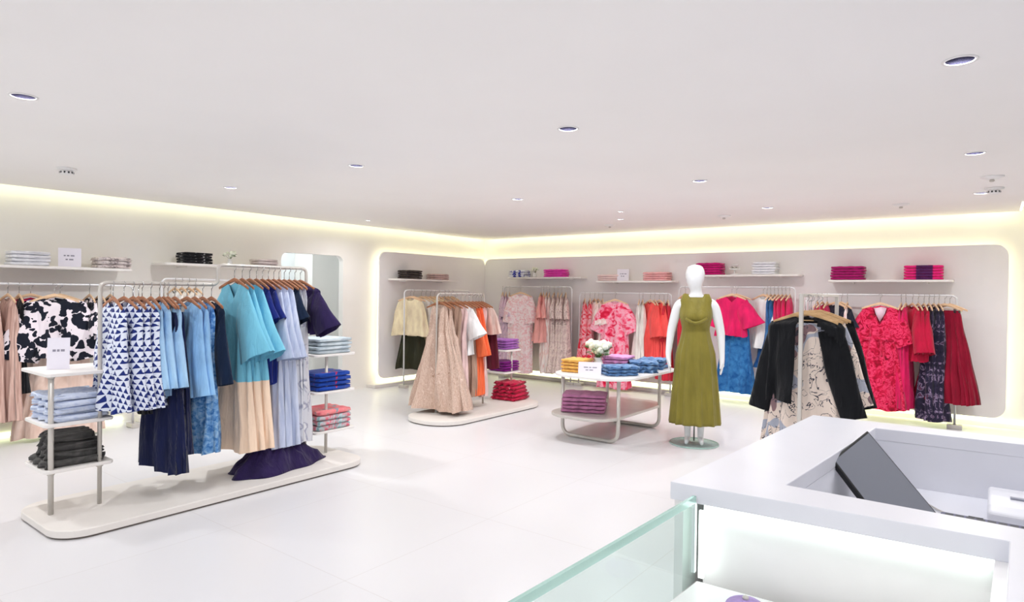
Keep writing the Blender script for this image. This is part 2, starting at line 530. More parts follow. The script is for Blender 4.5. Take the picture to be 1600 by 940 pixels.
def gmesh(K, seed=0):
    rnd = random.Random(seed)
    bm = bmesh.new()
    L = K['L']; prof = K['prof']; s = prof[0][1]; drop = K.get('drop', 0.055)
    nw, nd, nk = K.get('neck', (0.07, 0.05, 'u'))
    rn, ra = K.get('rip', (7, 0.014))
    tiers = K.get('tiers', [])
    nu, nv = 60, 26
    ph = [rnd.uniform(0, 6.28) for _ in range(4)]
    rings = []
    for j in range(nv + 1):
        v = (j / nv) ** 1.15
        for i in range(len(prof) - 1):
            if prof[i][0] <= v <= prof[i + 1][0]: break
        t = (v - prof[i][0]) / (prof[i + 1][0] - prof[i][0]); t = t * t * (3 - 2 * t) * 0.5 + t * 0.5
        hw = prof[i][1] + (prof[i + 1][1] - prof[i][1]) * t
        hd = prof[i][2] + (prof[i + 1][2] - prof[i][2]) * t
        for tv in tiers:
            if v > tv: hw += 0.012; hd += 0.012
            if abs(v - tv) < 0.02: hw += 0.008; hd += 0.008
        wz = max(0, 1 - v / 0.35) ** 2
        ring = []
        for k in range(nu):
            th = 2 * PI * k / nu
            cx, sy = math.cos(th), math.sin(th)
            cx2 = math.copysign(abs(cx) ** 0.85, cx)
            rp = ra * 1.35 * v ** 0.7 * (math.sin(rn * th + ph[0] + 1.2 * v) + 0.45 * math.sin(2 * rn * th + ph[1] + v) + 0.6 * math.sin((rn - 3) * th + ph[2] - 2.5 * v) + .4 * math.sin(5 * th + 9 * v + ph[3]))
            x = hw * cx2 * (1 + 0.8 * rp)
            y = hd * sy + rp * (0.5 + abs(sy)) * (1 if sy >= 0 else -1)
            ax = abs(x)
            zo = -drop * min(1.2, ax / max(s, .01))
            if sy < 0 and ax < nw: zo -= nd * ((1 - ax / nw) if nk == 'v' else (1 - (ax / nw) ** 2))
            elif ax < nw: zo -= 0.015
            z = -v * L + wz * zo - (drop * 0.35) * (1 - wz) * min(1, v * 4) * 0
            if v > 0.9: z += (v - 0.9) * 10 * K.get('hem', 0.012) * math.sin(3 * th + ph[3])
            ring.append(bm.verts.new((x, y, z)))
        rings.append(ring)
    op = K.get('open')
    for j in range(nv):
        for k in range(nu):
            vs = (rings[j][k], rings[j][(k + 1) % nu], rings[j + 1][(k + 1) % nu], rings[j + 1][k])
            if op:
                mx = sum(q.co.x for q in vs) / 4; my = sum(q.co.y for q in vs) / 4; t = min(1, j / nv * 3)
                if my < 0 and op[0] * t - .03 < mx < op[1] * t + .03: continue
            bm.faces.new(vs)
    if 'sl' in K:
        for sd in (-1, 1): sleeve(bm, sd, s, drop, K['sl'])
    return bm

KIND = {
 'shirt':   dict(L=.74, prof=[(0, .19, .006), (.1, .205, .035), (.5, .19, .05), (1, .20, .055)], sl=(.55, 13, .08, .065, .55)),
 'boxy':    dict(L=.76, prof=[(0, .20, .006), (.1, .215, .035), (.5, .21, .05), (1, .215, .06)], sl=(.36, 16, .095, .085, .5), rip=(9, .016)),
 'checks':  dict(L=.76, prof=[(0, .19, .006), (.1, .21, .035), (.5, .21, .055), (1, .215, .06)], sl=(.66, 7, .085, .075, .55), rip=(9, .016)),
 'tee':     dict(L=.66, prof=[(0, .19, .006), (.1, .205, .035), (1, .21, .05)], sl=(.26, 26, .09, .10, .45)),
 'blouse':  dict(L=.62, prof=[(0, .19, .006), (.1, .205, .035), (.7, .18, .05), (1, .20, .06)], sl=(.36, 24, .09, .14, .55), rip=(8, .016)),
 'cape':    dict(L=.64, prof=[(0, .18, .006), (.1, .22, .03), (.5, .28, .05), (1, .33, .07)], rip=(7, .018)),
 'mididress': dict(L=1.28, prof=[(0, .19, .006), (.08, .205, .035), (.35, .17, .05), (.6, .20, .07), (1, .25, .09)], sl=(.36, 18, .085, .09, .5), rip=(8, .02)),
 'belldress': dict(L=1.35, prof=[(0, .20, .006), (.08, .22, .035), (.35, .20, .05), (.6, .24, .07), (1, .32, .10)], sl=(.54, 22, .10, .18, .45), rip=(7, .02), neck=(.08, .14, 'v')),
 'maxi':    dict(L=1.30, prof=[(0, .12, .006), (.06, .14, .03), (.25, .16, .06), (.6, .27, .11), (1, .40, .16)], rip=(9, .046), drop=.03, tiers=[.33, .62], neck=(.09, .06, 'u')),
 'slim':    dict(L=1.28, prof=[(0, .17, .006), (.08, .19, .03), (.35, .16, .05), (1, .20, .07)], rip=(8, .018)),
 'skirt':   dict(L=.85, prof=[(0, .15, .02), (.06, .16, .03), (1, .25, .08)], drop=0, neck=(.01, 0, 'u'), rip=(10, .02)),
 'longskirt': dict(L=1.10, prof=[(0, .15, .02), (.06, .17, .04), (1, .25, .09)], drop=0, neck=(.01, 0, 'u'), rip=(12, .022)),
 'wrap':    dict(L=1.26, prof=[(0, .20, .006), (.08, .22, .04), (.33, .17, .06), (.6, .24, .08), (1, .31, .10)], sl=(.42, 24, .11, .12, .5), neck=(.10, .26, 'v'), rip=(8, .02)),
 'cardigan': dict(L=.60, prof=[(0, .20, .006), (.1, .22, .03), (1, .22, .045)], sl=(.58, 13, .085, .07, .5)),
}
gcache = {}; hcache = {}
CNT = {}; HCNT = {}
HEND = {}

def hanger(loc, rz, wood, lab, group, clip=False):
    key = (wood, clip)
    if key not in hcache:
        bm = bmesh.new()
        n = 14; rings = []
        for i in range(n + 1):
            u = -1 + 2 * i / n
            x = 0.205 * u
            z = -0.058 * abs(u) ** 1.25 - 0.012 + 0.010 * (1 - abs(u))
            y = -0.010 * u * u
            hh = 0.016 * (1 - 0.35 * abs(u)); ww = 0.0065
            rings.append([bm.verts.new((x, y + a * ww, z + b * hh)) for a, b in ((-1, -.7), (-1, .7), (-.4, 1), (.4, 1), (1, .7), (1, -.7), (.4, -1), (-.4, -1))])
        for i in range(n):
            for k in range(8): bm.faces.new((rings[i][k], rings[i][(k + 1) % 8], rings[i + 1][(k + 1) % 8], rings[i + 1][k]))
        bm.faces.new(rings[0]); bm.faces.new(rings[-1])
        if clip: tube(bm, [(-.17, 0, -.055), (.17, 0, -.055)], .004, 6)
        proto = link('wooden_hanger', bm, M[wood])
        hk = bmesh.new()
        pts = [(0, 0, .005), (0, 0, .075)]
        for k in range(9):
            a = -PI * 0.5 + (PI * 1.35) * k / 8
            pts.append((0.021 * math.cos(a) , 0, 0.096 + 0.021 * math.sin(a)))
        tube(hk, pts, .0028, 6)
        h2 = link('hook', hk, M['chrome'], proto)
        parts = [(h2.name, h2)]
        if clip:
            cb = bmesh.new()
            for sx in (-.12, .12): box(cb, sx - .012, sx + .012, -.012, .012, -.10, -.05)
            h3 = link('clip', cb, M['chrome'], proto, False)
        hcache[key] = proto; o = proto
    else:
        proto = hcache[key]
        o = proto.copy(); C.objects.link(o)
        for ch in proto.children:
            c = ch.copy(); C.objects.link(c); c.parent = o
    o.location = loc; o.rotation_euler = (0, 0, rz)
    tag(o, lab, 'hanger', group)
    return o

class Rail:
    def __init__(s, axis, fixed, z, phrase, wood, off=.118, step=0):
        s.axis, s.fixed, s.z, s.phrase, s.wood, s.off = axis, fixed, z, phrase, wood, off
        s.items = []
    def pos(s, a): return (a, s.fixed) if s.axis == 'x' else (s.fixed, a)

def hang(rail, a, kind, mat, desc, cat, name, yaw=None, scale=(1, 1, 1), dz=0, seed=0, wood=None, L=None, shift=(0, 0), over=None):
    x, y = rail.pos(a); x += shift[0]; y += shift[1]
    rz = yaw if yaw is not None else (0 if rail.axis == 'y' else -PI / 2)
    rail.items.append(dict(a=a, x=x, y=y, rz=rz, kind=kind, mat=mat, desc=desc, cat=cat, name=name, sc=scale, dz=dz, seed=seed, wood=wood or rail.wood, L=L, over=over))

def flush(rail, end):
    rail.items.sort(key=lambda d: d['a'])
    rj = random.Random(len(rail.items) * 7 + int(rail.z * 1000))
    for d in rail.items:
        d['seed'] = d['seed'] * 3 + rj.randint(0, 2); d['rz'] += rj.uniform(-.09, .09)
    tot = {}
    for d in rail.items: tot[d['desc']] = tot.get(d['desc'], 0) + 1
    cnt = {}
    res = []
    for i, d in enumerate(rail.items):
        key = (d['kind'], d['mat'].name, d['L'], d['seed'], d['name'])
        if key not in gcache:
            K = dict(KIND[d['kind']])
            if d['L']: K['L'] = d['L']
            if d['over']: K.update(d['over'])
            o = link(d['name'], gmesh(K, d['seed']), d['mat']); gcache[key] = o.data
        else:
            o = link(d['name'], gcache[key], None)
        o.location = (d['x'], d['y'], rail.z - rail.off + d['dz'])
        o.rotation_euler = (0, 0, d['rz']); o.scale = d['sc']
        c = cnt.get(d['desc'], 0); cnt[d['desc']] = c + 1
        if tot[d['desc']] > 1:
            lab = '%s, %s from %s, %s' % (d['desc'], ORD[c], end, rail.phrase)
            grp = '%s on %s' % (d['desc'], rail.phrase)
        else:
            lab = '%s on %s' % (d['desc'], rail.phrase); grp = None
        tag(o, lab, d['cat'], grp)
        clip = 'skirt' in d['kind']
        tone = {'woodp': 'pale', 'woodb': 'brown', 'woodt': 'tan'}[d['wood']]
        hanger((d['x'], d['y'], rail.z - rail.off + (0.012 if not clip else 0.012)), d['rz'], d['wood'],
               '%s wooden hanger, %s from %s on %s' % (tone, ORD[i], end, rail.phrase), 'hangers on %s' % rail.phrase, clip)
        d['obj'] = o
    return rail

def belt(o, z, hw, hd, m, name='belt'):
    bm = bmesh.new(); n = 36; rr = []
    for zz, e in ((z - .02, .004), (z - .02, .012), (z + .02, .012), (z + .02, .004)):
        rr.append([bm.verts.new(((hw + e) * math.copysign(abs(math.cos(2 * PI * k / n)) ** .85, math.cos(2 * PI * k / n)), (hd + e + .012) * math.sin(2 * PI * k / n), zz)) for k in range(n)])
    for i in range(4):
        for k in range(n): bm.faces.new((rr[i][k], rr[i][(k + 1) % n], rr[(i + 1) % 4][(k + 1) % n], rr[(i + 1) % 4][k]))
    tube(bm, [(.02, -hd - .03, z), (.05, -hd - .04, z - .1), (.04, -hd - .035, z - .22)], .010, 6)
    link(name, bm, m, o)

# cloth colours
F = {}
F['check'] = checks('navy_white_check_cloth', (226, 232, 246), (32, 48, 120), 26.0)
F['ltblue'] = cloth('light_blue_cloth', (164, 202, 240))
F['sky'] = cloth('sky_blue_cloth', (146, 192, 238))
F['navy'] = cloth('navy_cloth', (22, 30, 70))
F['dknavy'] = cloth('dark_navy_cloth', (14, 32, 58))
F['black'] = cloth('black_cloth', (12, 14, 19))
F['lace'] = multi('blue_lace_cloth', [(0.35, (60, 118, 190)), (0.5, (112, 166, 222)), (0.65, (160, 200, 236))], 30, detail=3)
F['teal'] = twotone('blue_and_peach_cloth', (124, 200, 226), (248, 220, 194), -0.80)
F['royal'] = cloth('royal_blue_cloth', (24, 40, 120))
F['peri'] = multi('pale_periwinkle_cloth', [(0.35, (178, 190, 220)), (0.65, (208, 216, 236))], 5, (4, 4, .6))
F['creamprint'] = multi('cream_print_cloth', [(0.0, (226, 226, 230)), (0.52, (214, 216, 224)), (0.57, (150, 152, 176)), (0.62, (226, 226, 230))], 7, detail=3, interp='LINEAR')
F['purple'] = cloth('dark_purple_cloth', (40, 26, 72))
F['leaf'] = blobs('black_leaf_print_cloth', (240, 230, 236), (24, 28, 42), 17, .55, .55, (1, 1, .75))
F['blush'] = multi('blush_tiered_cloth', [(0.3, (226, 196, 180)), (0.7, (244, 220, 206))], 6, (3, 3, 1))
F['rose'] = multi('rose_pleated_cloth', [(0.35, (186, 148, 136)), (0.65, (226, 192, 178))], 6, (9, 9, .3))
F['stripe'] = multi('blue_red_scarf_cloth', [(0.0, (50, 60, 190)), (0.5, (214, 50, 90)), (0.6, (80, 60, 190))], 5, interp='CONSTANT')
F['cream'] = cloth('cream_cloth', (240, 220, 186))
F['ivory'] = cloth('ivory_cloth', (240, 230, 224))
F['olive'] = cloth('dark_olive_cloth', (52, 52, 36))
F['animal'] = multi('brown_beige_animal_cloth', [(0.3, (176, 142, 122)), (0.45, (222, 198, 182)), (0.55, (196, 164, 146)), (0.7, (236, 216, 202))], 16, (1.6, 1.6, .55), detail=4, dist=2)
F['taupe'] = cloth('taupe_cloth', (176, 146, 128))
F['mauve'] = cloth('mauve_cloth', (214, 188, 178))
F['white'] = cloth('white_cloth', (240, 240, 240), .04)
F['orange'] = cloth('orange_cloth', (250, 116, 72), .06)
F['maroon'] = cloth('maroon_cloth', (92, 26, 44))
F['palepink'] = cloth('pale_pink_cloth', (238, 204, 202))
F['lilac'] = multi('lilac_floral_cloth', [(0.3, (196, 168, 196)), (0.5, (236, 210, 226)), (0.64, (226, 190, 214)), (0.72, (120, 84, 120))], 14, detail=2)
F['pinkfl'] = multi('pink_floral_cloth', [(0.36, (253, 240, 240)), (0.52, (250, 226, 228)), (0.62, (244, 186, 192)), (0.68, (250, 232, 232))], 26, detail=2)
F['salmon'] = cloth('salmon_cloth', (246, 168, 162))
F['whitepink'] = multi('white_pink_cloth', [(0.4, (250, 240, 236)), (0.6, (246, 214, 210)), (0.7, (232, 190, 186))], 12, (2, 2, .6))
F['dusty'] = multi('dusty_pink_print_cloth', [(0.35, (206, 180, 178)), (0.55, (240, 222, 214)), (0.68, (186, 160, 156))], 14)
F['redpink'] = multi('red_pink_print_cloth', [(0.35, (244, 60, 84)), (0.5, (250, 190, 200)), (0.58, (232, 44, 70))], 8, interp='LINEAR')
F['bigfl'] = multi('pink_red_bloom_cloth', [(0.32, (214, 24, 62)), (0.42, (244, 70, 108)), (0.5, (252, 150, 176)), (0.6, (250, 192, 206)), (0.7, (246, 92, 128))], 9, detail=4, dist=1.2)
F['coral'] = cloth('coral_red_cloth', (248, 86, 82), .08)
F['brick'] = cloth('red_cloth', (206, 44, 62), .1)
F['magenta'] = cloth('magenta_cloth', (222, 32, 98), .1)
F['denim'] = multi('denim_cloth', [(0.3, (24, 84, 146)), (0.7, (62, 130, 188))], 14, detail=5)
F['dkdenim'] = multi('dark_denim_cloth', [(0.3, (18, 60, 116)), (0.7, (36, 92, 150))], 14, detail=5)
F['wrapfl'] = multi('magenta_red_print_cloth', [(0.3, (150, 6, 40)), (0.45, (208, 18, 66)), (0.55, (238, 66, 112)), (0.63, (196, 12, 58)), (0.72, (116, 6, 34))], 13, detail=4, dist=1.4)
F['crimson'] = cloth('crimson_cloth', (142, 12, 44), .08)
F['red'] = cloth('bright_crimson_cloth', (184, 18, 58), .08)
F['darkfl'] = multi('dark_floral_cloth', [(0.3, (30, 26, 46)), (0.52, (44, 38, 62)), (0.6, (150, 130, 160)), (0.64, (40, 34, 60)), (0.74, (110, 60, 84))], 16, detail=3)
F['sketch'] = sketchflower('sketched_flower_cloth', (232, 216, 204), (78, 76, 84), (172, 176, 190))
F['deepnavy'] = cloth('ink_navy_cloth', (30, 34, 48))

# ---- the plinth rack with blue clothes
def plinth(root, x0, x1, y0, y1, seams=()):
    b = link('plinth', prism(bmesh.new(), rrect(x0, x1, y0, y1, .17, 10), .012, .058), M['plinth'], root); bev(b, .006, 2)
    g = link('plinth_foot', prism(bmesh.new(), rrect(x0 + .012, x1 - .012, y0 + .012, y1 - .012, .16, 10), 0.0, .012), M['shadowgap'], root, False)

R1 = tag(empty('gondola_rack', (-4.9, 2.5, 0)), 'white long rack on a rounded plinth carrying the blue clothes', 'clothes rack')
def loc(o): # parts built in world coordinates under a root
    o.parent = R1; return o
def part(root, name, bm, m, smooth=True):
    o = link(name, bm, m, root, smooth)
    o.matrix_parent_inverse = Matrix.Translation(-Vector(root.location))
    return o
def plinth_w(root, x0, x1, y0, y1, r=.2):
    bev(part(root, 'plinth', prism(bmesh.new(), rrect(x0, x1, y0, y1, r, 12), .012, .058), M['plinth']), .006, 2)
    part(root, 'plinth_foot', prism(bmesh.new(), rrect(x0 + .014, x1 - .014, y0 + .014, y1 - .014, r - .01, 12), 0.0, .012), M['shadowgap'], False)
plinth_w(R1, -5.30, -4.45, 1.36, 3.74)
part(R1, 'hanging_rail', tube(bmesh.new(), fillet([(-4.92, 1.75, .058), (-4.92, 1.75, 1.587), (-4.92, 2.58, 1.587), (-4.92, 2.58, 1.745), (-4.92, 3.39, 1.745), (-4.92, 3.39, .058)], .05), .014), M['metal'])
part(R1, 'post', tube(bmesh.new(), [(-4.92, 1.465, .058), (-4.92, 1.465, .978)], .0165), M['metal'])
part(R1, 'post', tube(bmesh.new(), [(-4.9, 3.60, .058), (-4.9, 3.60, .955)], .014), M['metal'])
for py in (1.465, 1.75):
    cl = bmesh.new()
    for zz in (.33, .64, .965): tube(cl, [(-4.92, py, zz - .012), (-4.92, py, zz)], .022)
    part(R1, 'collar', cl, M['metal'])
def shelf_part(root, x0, x1, y0, y1, z, th=.022):
    bev(part(root, 'shelf', prism(bmesh.new(), rrect(x0, x1, y0, y1, .03, 5), z - th, z), M['shelf']), .003, 1)
shelf_part(R1, -5.42, -4.885, 1.43, 1.88, .985)
shelf_part(R1, -5.30, -4.885, 1.42, 1.83, .655)
shelf_part(R1, -5.30, -4.885, 1.42, 1.83, .352)
for zz in (.97, .63, .27): shelf_part(R1, -5.28, -4.85, 3.45, 3.90, zz)

ra = Rail('y', -4.92, 1.587, "blue rack's lower rail", 'woodb')
for y in (1.83, 1.90, 1.96, 2.02): hang(ra, y, 'checks', F['check'], 'navy and white checked blouse', 'blouse', 'blouse', scale=(1.12, 1, 1))
hang(ra, 2.045, 'skirt', F['black'], 'black skirt behind the checked blouses', 'skirt', 'skirt', L=.74, dz=-.08, scale=(.95, .35, 1), shift=(-.12, 0))
for y in (2.08, 2.14, 2.20): hang(ra, y, 'shirt', F['ltblue'], 'light blue long sleeved shirt', 'shirt', 'shirt', L=.70)
hang(ra, 2.17, 'longskirt', F['navy'], 'long navy pleated skirt below the blue shirts', 'skirt', 'skirt', L=1.16, dz=-.09, scale=(1.25, .6, 1))
hang(ra, 2.25, 'longskirt', F['navy'], 'navy skirt on a clip hanger', 'skirt', 'skirt', L=1.05, dz=-.09, scale=(.9, .6, 1))
for y in (2.34, 2.40): hang(ra, y, 'checks', F['sky'], 'sky blue wide sleeved blouse', 'blouse', 'blouse', seed=3, L=.72, over=dict(sl=(.62, 9, .09, .085, .5)))
hang(ra, 2.46, 'slim', F['lace'], 'blue lace hemmed dress', 'dress', 'dress', L=1.17)
for y in (2.53,): hang(ra, y, 'shirt', F['dknavy'], 'dark navy puff sleeved top', 'top', 'blouse', L=.66, over=dict(sl=(.56, 12, .085, .09, .5)))
flush(ra, 'left')
rb = Rail('y', -4.92, 1.745, "blue rack's taller rail", 'woodb', off=.125)
for y in (2.72, 2.785, 2.85): hang(rb, y, 'belldress', F['teal'], 'sky blue dress with a peach hem', 'dress', 'dress', scale=(.95, .9, 1))
for y in (2.91, 2.965): hang(rb, y, 'tee', F['royal'], 'royal navy short dress', 'dress', 'dress', L=.84)
for y in (3.02, 3.07, 3.12): hang(rb, y, 'mididress', F['peri'], 'pale periwinkle midi dress', 'dress', 'dress', L=1.38, over=dict(sl=(.56, 14, .085, .10, .5)))
hang(rb, 3.17, 'tee', F['dknavy'], 'dark teal short sleeved top', 'top', 'blouse')
for y in (3.22, 3.275): hang(rb, y, 'slim', F['creamprint'], 'pale grey dress with a sketched print', 'dress', 'dress', L=1.38)
hang(rb, 3.33, 'tee', F['purple'], 'dark purple ruffle sleeved top', 'top', 'blouse', L=.44, scale=(1.25, 1, 1), over=dict(sl=(.36, 30, .09, .12, .5), rip=(9, .02)))
flush(rb, 'left')

# purple gown pooled on the plinth
def heap(name, cx, cy, lx, ly, h, m, seed, rot=0, z0=.059):
    rnd = random.Random(seed); bm = bmesh.new()
    n, k = 110, 34; rings = []
    p = [rnd.uniform(0, 6.28) for _ in range(8)]
    rid = lambda a: 1 - 2 * abs(math.sin(a))
    for j in range(k + 1):
        v = j / k; rr = .02 + .98 * v
        base = h * (1 - v ** 1.6)
        ring = []
        for i in range(n):
            th = 2 * PI * i / n
            w = 1 + .10 * math.sin(3 * th + p[0]) + .06 * math.sin(7 * th + p[1]) * v
            x = lx * rr * w * math.cos(th); y = ly * rr * w * math.sin(th)
            f = .45 * rid(2.5 * th + p[2] + 2 * v) + .3 * rid(5.5 * th + p[3] - 3 * v) + .2 * rid(11 * th + 30 * x + p[4])
            zz = base * (1 + .28 * f) + .05 * h * rid(16 * y + 9 * x + p[5])
            if j == k: zz = 0
            ring.append(bm.verts.new((x, y, max(0, zz))))
        rings.append(ring)
    for j in range(k):
        for i in range(n): bm.faces.new((rings[j][i], rings[j][(i + 1) % n], rings[j + 1][(i + 1) % n], rings[j + 1][i]))
    bm.faces.new(rings[0][::-1]); bm.faces.new(rings[-1])
    o = link(name, bm, m); o.location = (cx, cy, z0); o.rotation_euler = (0, 0, rot)
    return o
tag(heap('gown_train', -4.82, 3.04, .23, .43, .28, F['purple'], 5, .08), 'dark purple gown skirt pooled on the blue rack plinth', 'dress')

# ------------------------------------------------------------------ folded stacks
def folded_mesh(w, d, h, seed, rough=.004, fold=True):
    """folded cloth: rounded slab, the fold (front, -y) rounded, layers pressed on the other sides"""
    rnd = random.Random(seed); bm = bmesh.new()
    nx, nl = 12, 22
    sec = []
    for i in range(nl):
        a = 2 * PI * i / nl
        e = .32
        yy = math.copysign(abs(math.cos(a)) ** e, math.cos(a)) * d / 2
        zz = math.copysign(abs(math.sin(a)) ** .55, math.sin(a)) * h / 2
        if abs(zz) < h * .12: yy *= .955                           # crease between the two layers
        sec.append((yy, zz))
    rings = []
    ph = [rnd.uniform(0, 6.28) for _ in range(4)]
    for j in range(nx + 1):
        u = -1 + 2 * j / nx
        sx = math.copysign(1 - (1 - abs(u)) ** 1.0, u)
        x = w / 2 * sx
        edge = 1 - max(0, abs(u) - .86) / .14 * .25
        ring = []
        for i, (yy, zz) in enumerate(sec):
            n1 = rough * (math.sin(9 * u + ph[0] + i) + math.sin(5 * u * 2 + yy * 40 + ph[1]))
            ring.append(bm.verts.new((x + rough * math.sin(i * 1.7 + ph[2]), yy * (1 - (1 - edge) * .25) + n1, h / 2 + zz * edge + n1 * .5)))
        rings.append(ring)
    for j in range(nx):
        for i in range(nl): bm.faces.new((rings[j][i], rings[j][(i + 1) % nl], rings[j + 1][(i + 1) % nl], rings[j + 1][i]))
    bm.faces.new(rings[0][::-1]); bm.faces.new(rings[-1])
    return bm
LEV = {2: ['lowest', 'topmost'], 3: ['lowest', 'middle', 'topmost'], 4: ['lowest', 'second up', 'third up', 'topmost'], 5: ['lowest', 'second up', 'third up', 'fourth up', 'topmost']}
def stack(name, x, y, z, w, d, h, n, mats, desc, where, cat, rz=0, jit=.008, rough=.003, seed=0, shrink=0.0):
    rnd = random.Random(seed + 77)
    me = None
    for i in range(n):
        mt = mats[i % len(mats)] if isinstance(mats, (list, tuple)) else mats
        o = link(name, folded_mesh(w * (1 - shrink * i / n), d * (1 - shrink * i / n), h * .985, seed + i, rough), mt)
        o.location = (x + rnd.uniform(-jit, jit), y + rnd.uniform(-jit, jit), z + i * h + .0005)
        o.rotation_euler = (0, 0, rz + rnd.uniform(-jit, jit) * 4)
        if n > 1: lab = '%s, %s, %s' % (desc, LEV[n][i], where)
        else: lab = '%s %s' % (desc, where)
        tag(o, lab, cat, '%s %s' % (desc, where) if n > 1 else None)

S = {}
S['jeanlt'] = multi('pale_blue_folded_cloth', [(0.3, (188, 202, 232)), (0.6, (222, 230, 246)), (0.75, (120, 140, 190))], 22, (1, 1, 3), detail=4)
S['char'] = multi('charcoal_folded_cloth', [(0.3, (50, 50, 50)), (0.7, (92, 90, 88))], 12, detail=4)
S['greyblue'] = multi('grey_blue_folded_cloth', [(0.3, (176, 194, 206)), (0.7, (220, 232, 238))], 10, (1, 1, 2))
S['royal'] = multi('royal_folded_cloth', [(0.0, (20, 56, 150)), (0.66, (30, 76, 176)), (0.72, (206, 50, 80))], 12)
S['mix'] = multi('teal_pink_folded_cloth', [(0.3, (96, 150, 160)), (0.5, (190, 214, 216)), (0.62, (236, 110, 130)), (0.7, (150, 190, 196))], 12)
S['coralmix'] = multi('coral_mix_folded_cloth', [(0.3, (232, 96, 120)), (0.6, (244, 150, 150)), (0.7, (140, 160, 170))], 12)
S['must'] = cloth('mustard_folded_cloth', (240, 184, 94), .06)
S['pinklil'] = cloth('lilac_pink_folded_cloth', (222, 156, 208), .07)
S['jean'] = multi('blue_jean_folded_cloth', [(0.3, (58, 92, 142)), (0.55, (96, 136, 184)), (0.72, (150, 182, 214))], 16, detail=5)
S['mauve'] = cloth('mauve_folded_cloth', (186, 120, 158), .1)
S['lilac'] = cloth('lilac_folded_cloth', (170, 104, 188), .08)
S['plum'] = cloth('plum_folded_cloth', (128, 20, 128), .08)
S['crim'] = multi('crimson_folded_cloth', [(0.3, (150, 14, 50)), (0.65, (212, 30, 76)), (0.78, (240, 190, 200))], 14, detail=3)
S['whiteblk'] = multi('white_grey_edge_cloth', [(0.3, (214, 214, 222)), (0.62, (244, 244, 248)), (0.75, (150, 148, 150))], 9, (1, 1, 5))
S['greypat'] = multi('grey_pattern_folded_cloth', [(0.3, (236, 226, 224)), (0.55, (220, 208, 206)), (0.64, (150, 138, 138))], 28, detail=3)
S['blackpat'] = blobs('black_dotted_folded_cloth', (22, 22, 26), (150, 150, 150), 26, .22, .2)
S['pale'] = cloth('pale_beige_folded_cloth', (226, 214, 212), .04)
S['brown'] = cloth('dark_brown_folded_cloth', (68, 58, 54), .1)
S['dustmauve'] = cloth('dusty_mauve_folded_cloth', (206, 176, 172), .06)
S['bluewh'] = blobs('blue_white_folded_cloth', (236, 236, 248), (60, 70, 180), 14, .38, .6)
S['hotpink'] = cloth('hot_pink_folded_cloth', (238, 70, 186), .05)
S['palepk'] = cloth('pale_pink_folded_cloth', (248, 220, 216), .03)
S['corpk'] = cloth('salmon_pink_folded_cloth', (248, 182, 182), .05)
S['mag'] = cloth('magenta_folded_cloth', (206, 22, 120), .06)
S['mag2'] = cloth('deep_magenta_folded_cloth', (178, 24, 110), .05)
S['pinkband'] = cloth('bright_pink_folded_cloth', (240, 40, 130), .06)
S['white'] = cloth('white_folded_cloth', (244, 244, 250), .03)
S['band'] = cloth('purple_band_cloth', (88, 34, 92), .1)

stack('folded_shirt', -5.10, 1.63, .655, .36, .36, .046, 4, S['jeanlt'], 'folded pale blue striped shirt', 'on the middle shelf at the near rack end', 'shirt', rz=.05, rough=.006)
stack('folded_trousers', -5.10, 1.62, .352, .36, .36, .052, 4, S['char'], 'folded charcoal trousers', 'on the lowest shelf at the near rack end', 'trousers', rz=-.06, rough=.010, shrink=.35, seed=4, jit=.015)
stack('folded_shirt', -5.03, 3.67, .97, .34, .38, .036, 4, S['greyblue'], 'folded pale grey blue shirt', 'on the top shelf at the far rack end', 'shirt', seed=8)
stack('folded_blouse', -5.03, 3.67, .63, .34, .38, .042, 4, S['royal'], 'folded royal blue blouse', 'on the middle shelf at the far rack end', 'top', seed=12)
stack('folded_blouse', -5.03, 3.67, .27, .34, .38, .046, 4, [S['mix'], S['mix'], S['mix'], S['coralmix']], 'folded teal and pink top', 'on the lowest shelf at the far rack end', 'top', seed=15)

def sign(name, x, y, z, w, h, rz, tilt, lab, rows=2):
    if h > .21: rows = 1
    o = tag(empty(name, (x, y, z), rz), lab, 'sign')
    bm = B(-w / 2, w / 2, -.002, .002, 0, h)
    c = link('card', bm, M['paper'], o, False); c.rotation_euler = (-tilt, 0, 0)
    if tilt > .02:
        f = link('foot', B(-w / 2, w / 2, 0, h * math.sin(tilt) + .03, 0, .003), M['paper'], o, False)
    t = bmesh.new(); rnd = random.Random(int(w * 1000))
    for r in range(rows):
        x0 = -w * (.26 - .08 * r)
        while x0 < w * (.22 - .08 * r):
            q = rnd.uniform(.012, .03) * w / .15
            box(t, x0, x0 + q, -.0032, -.0021, h * (.56 - .2 * r), h * (.56 - .2 * r) + .014 * h / .2); x0 += q + .008 * w / .15
    link('lettering', t, M['ink'], c, False)
    return o
sign('sign_holder', -5.14, 1.57, .985, .13, .22, 1.15, .22, 'tall pale card holder on the top shelf of the blue rack')

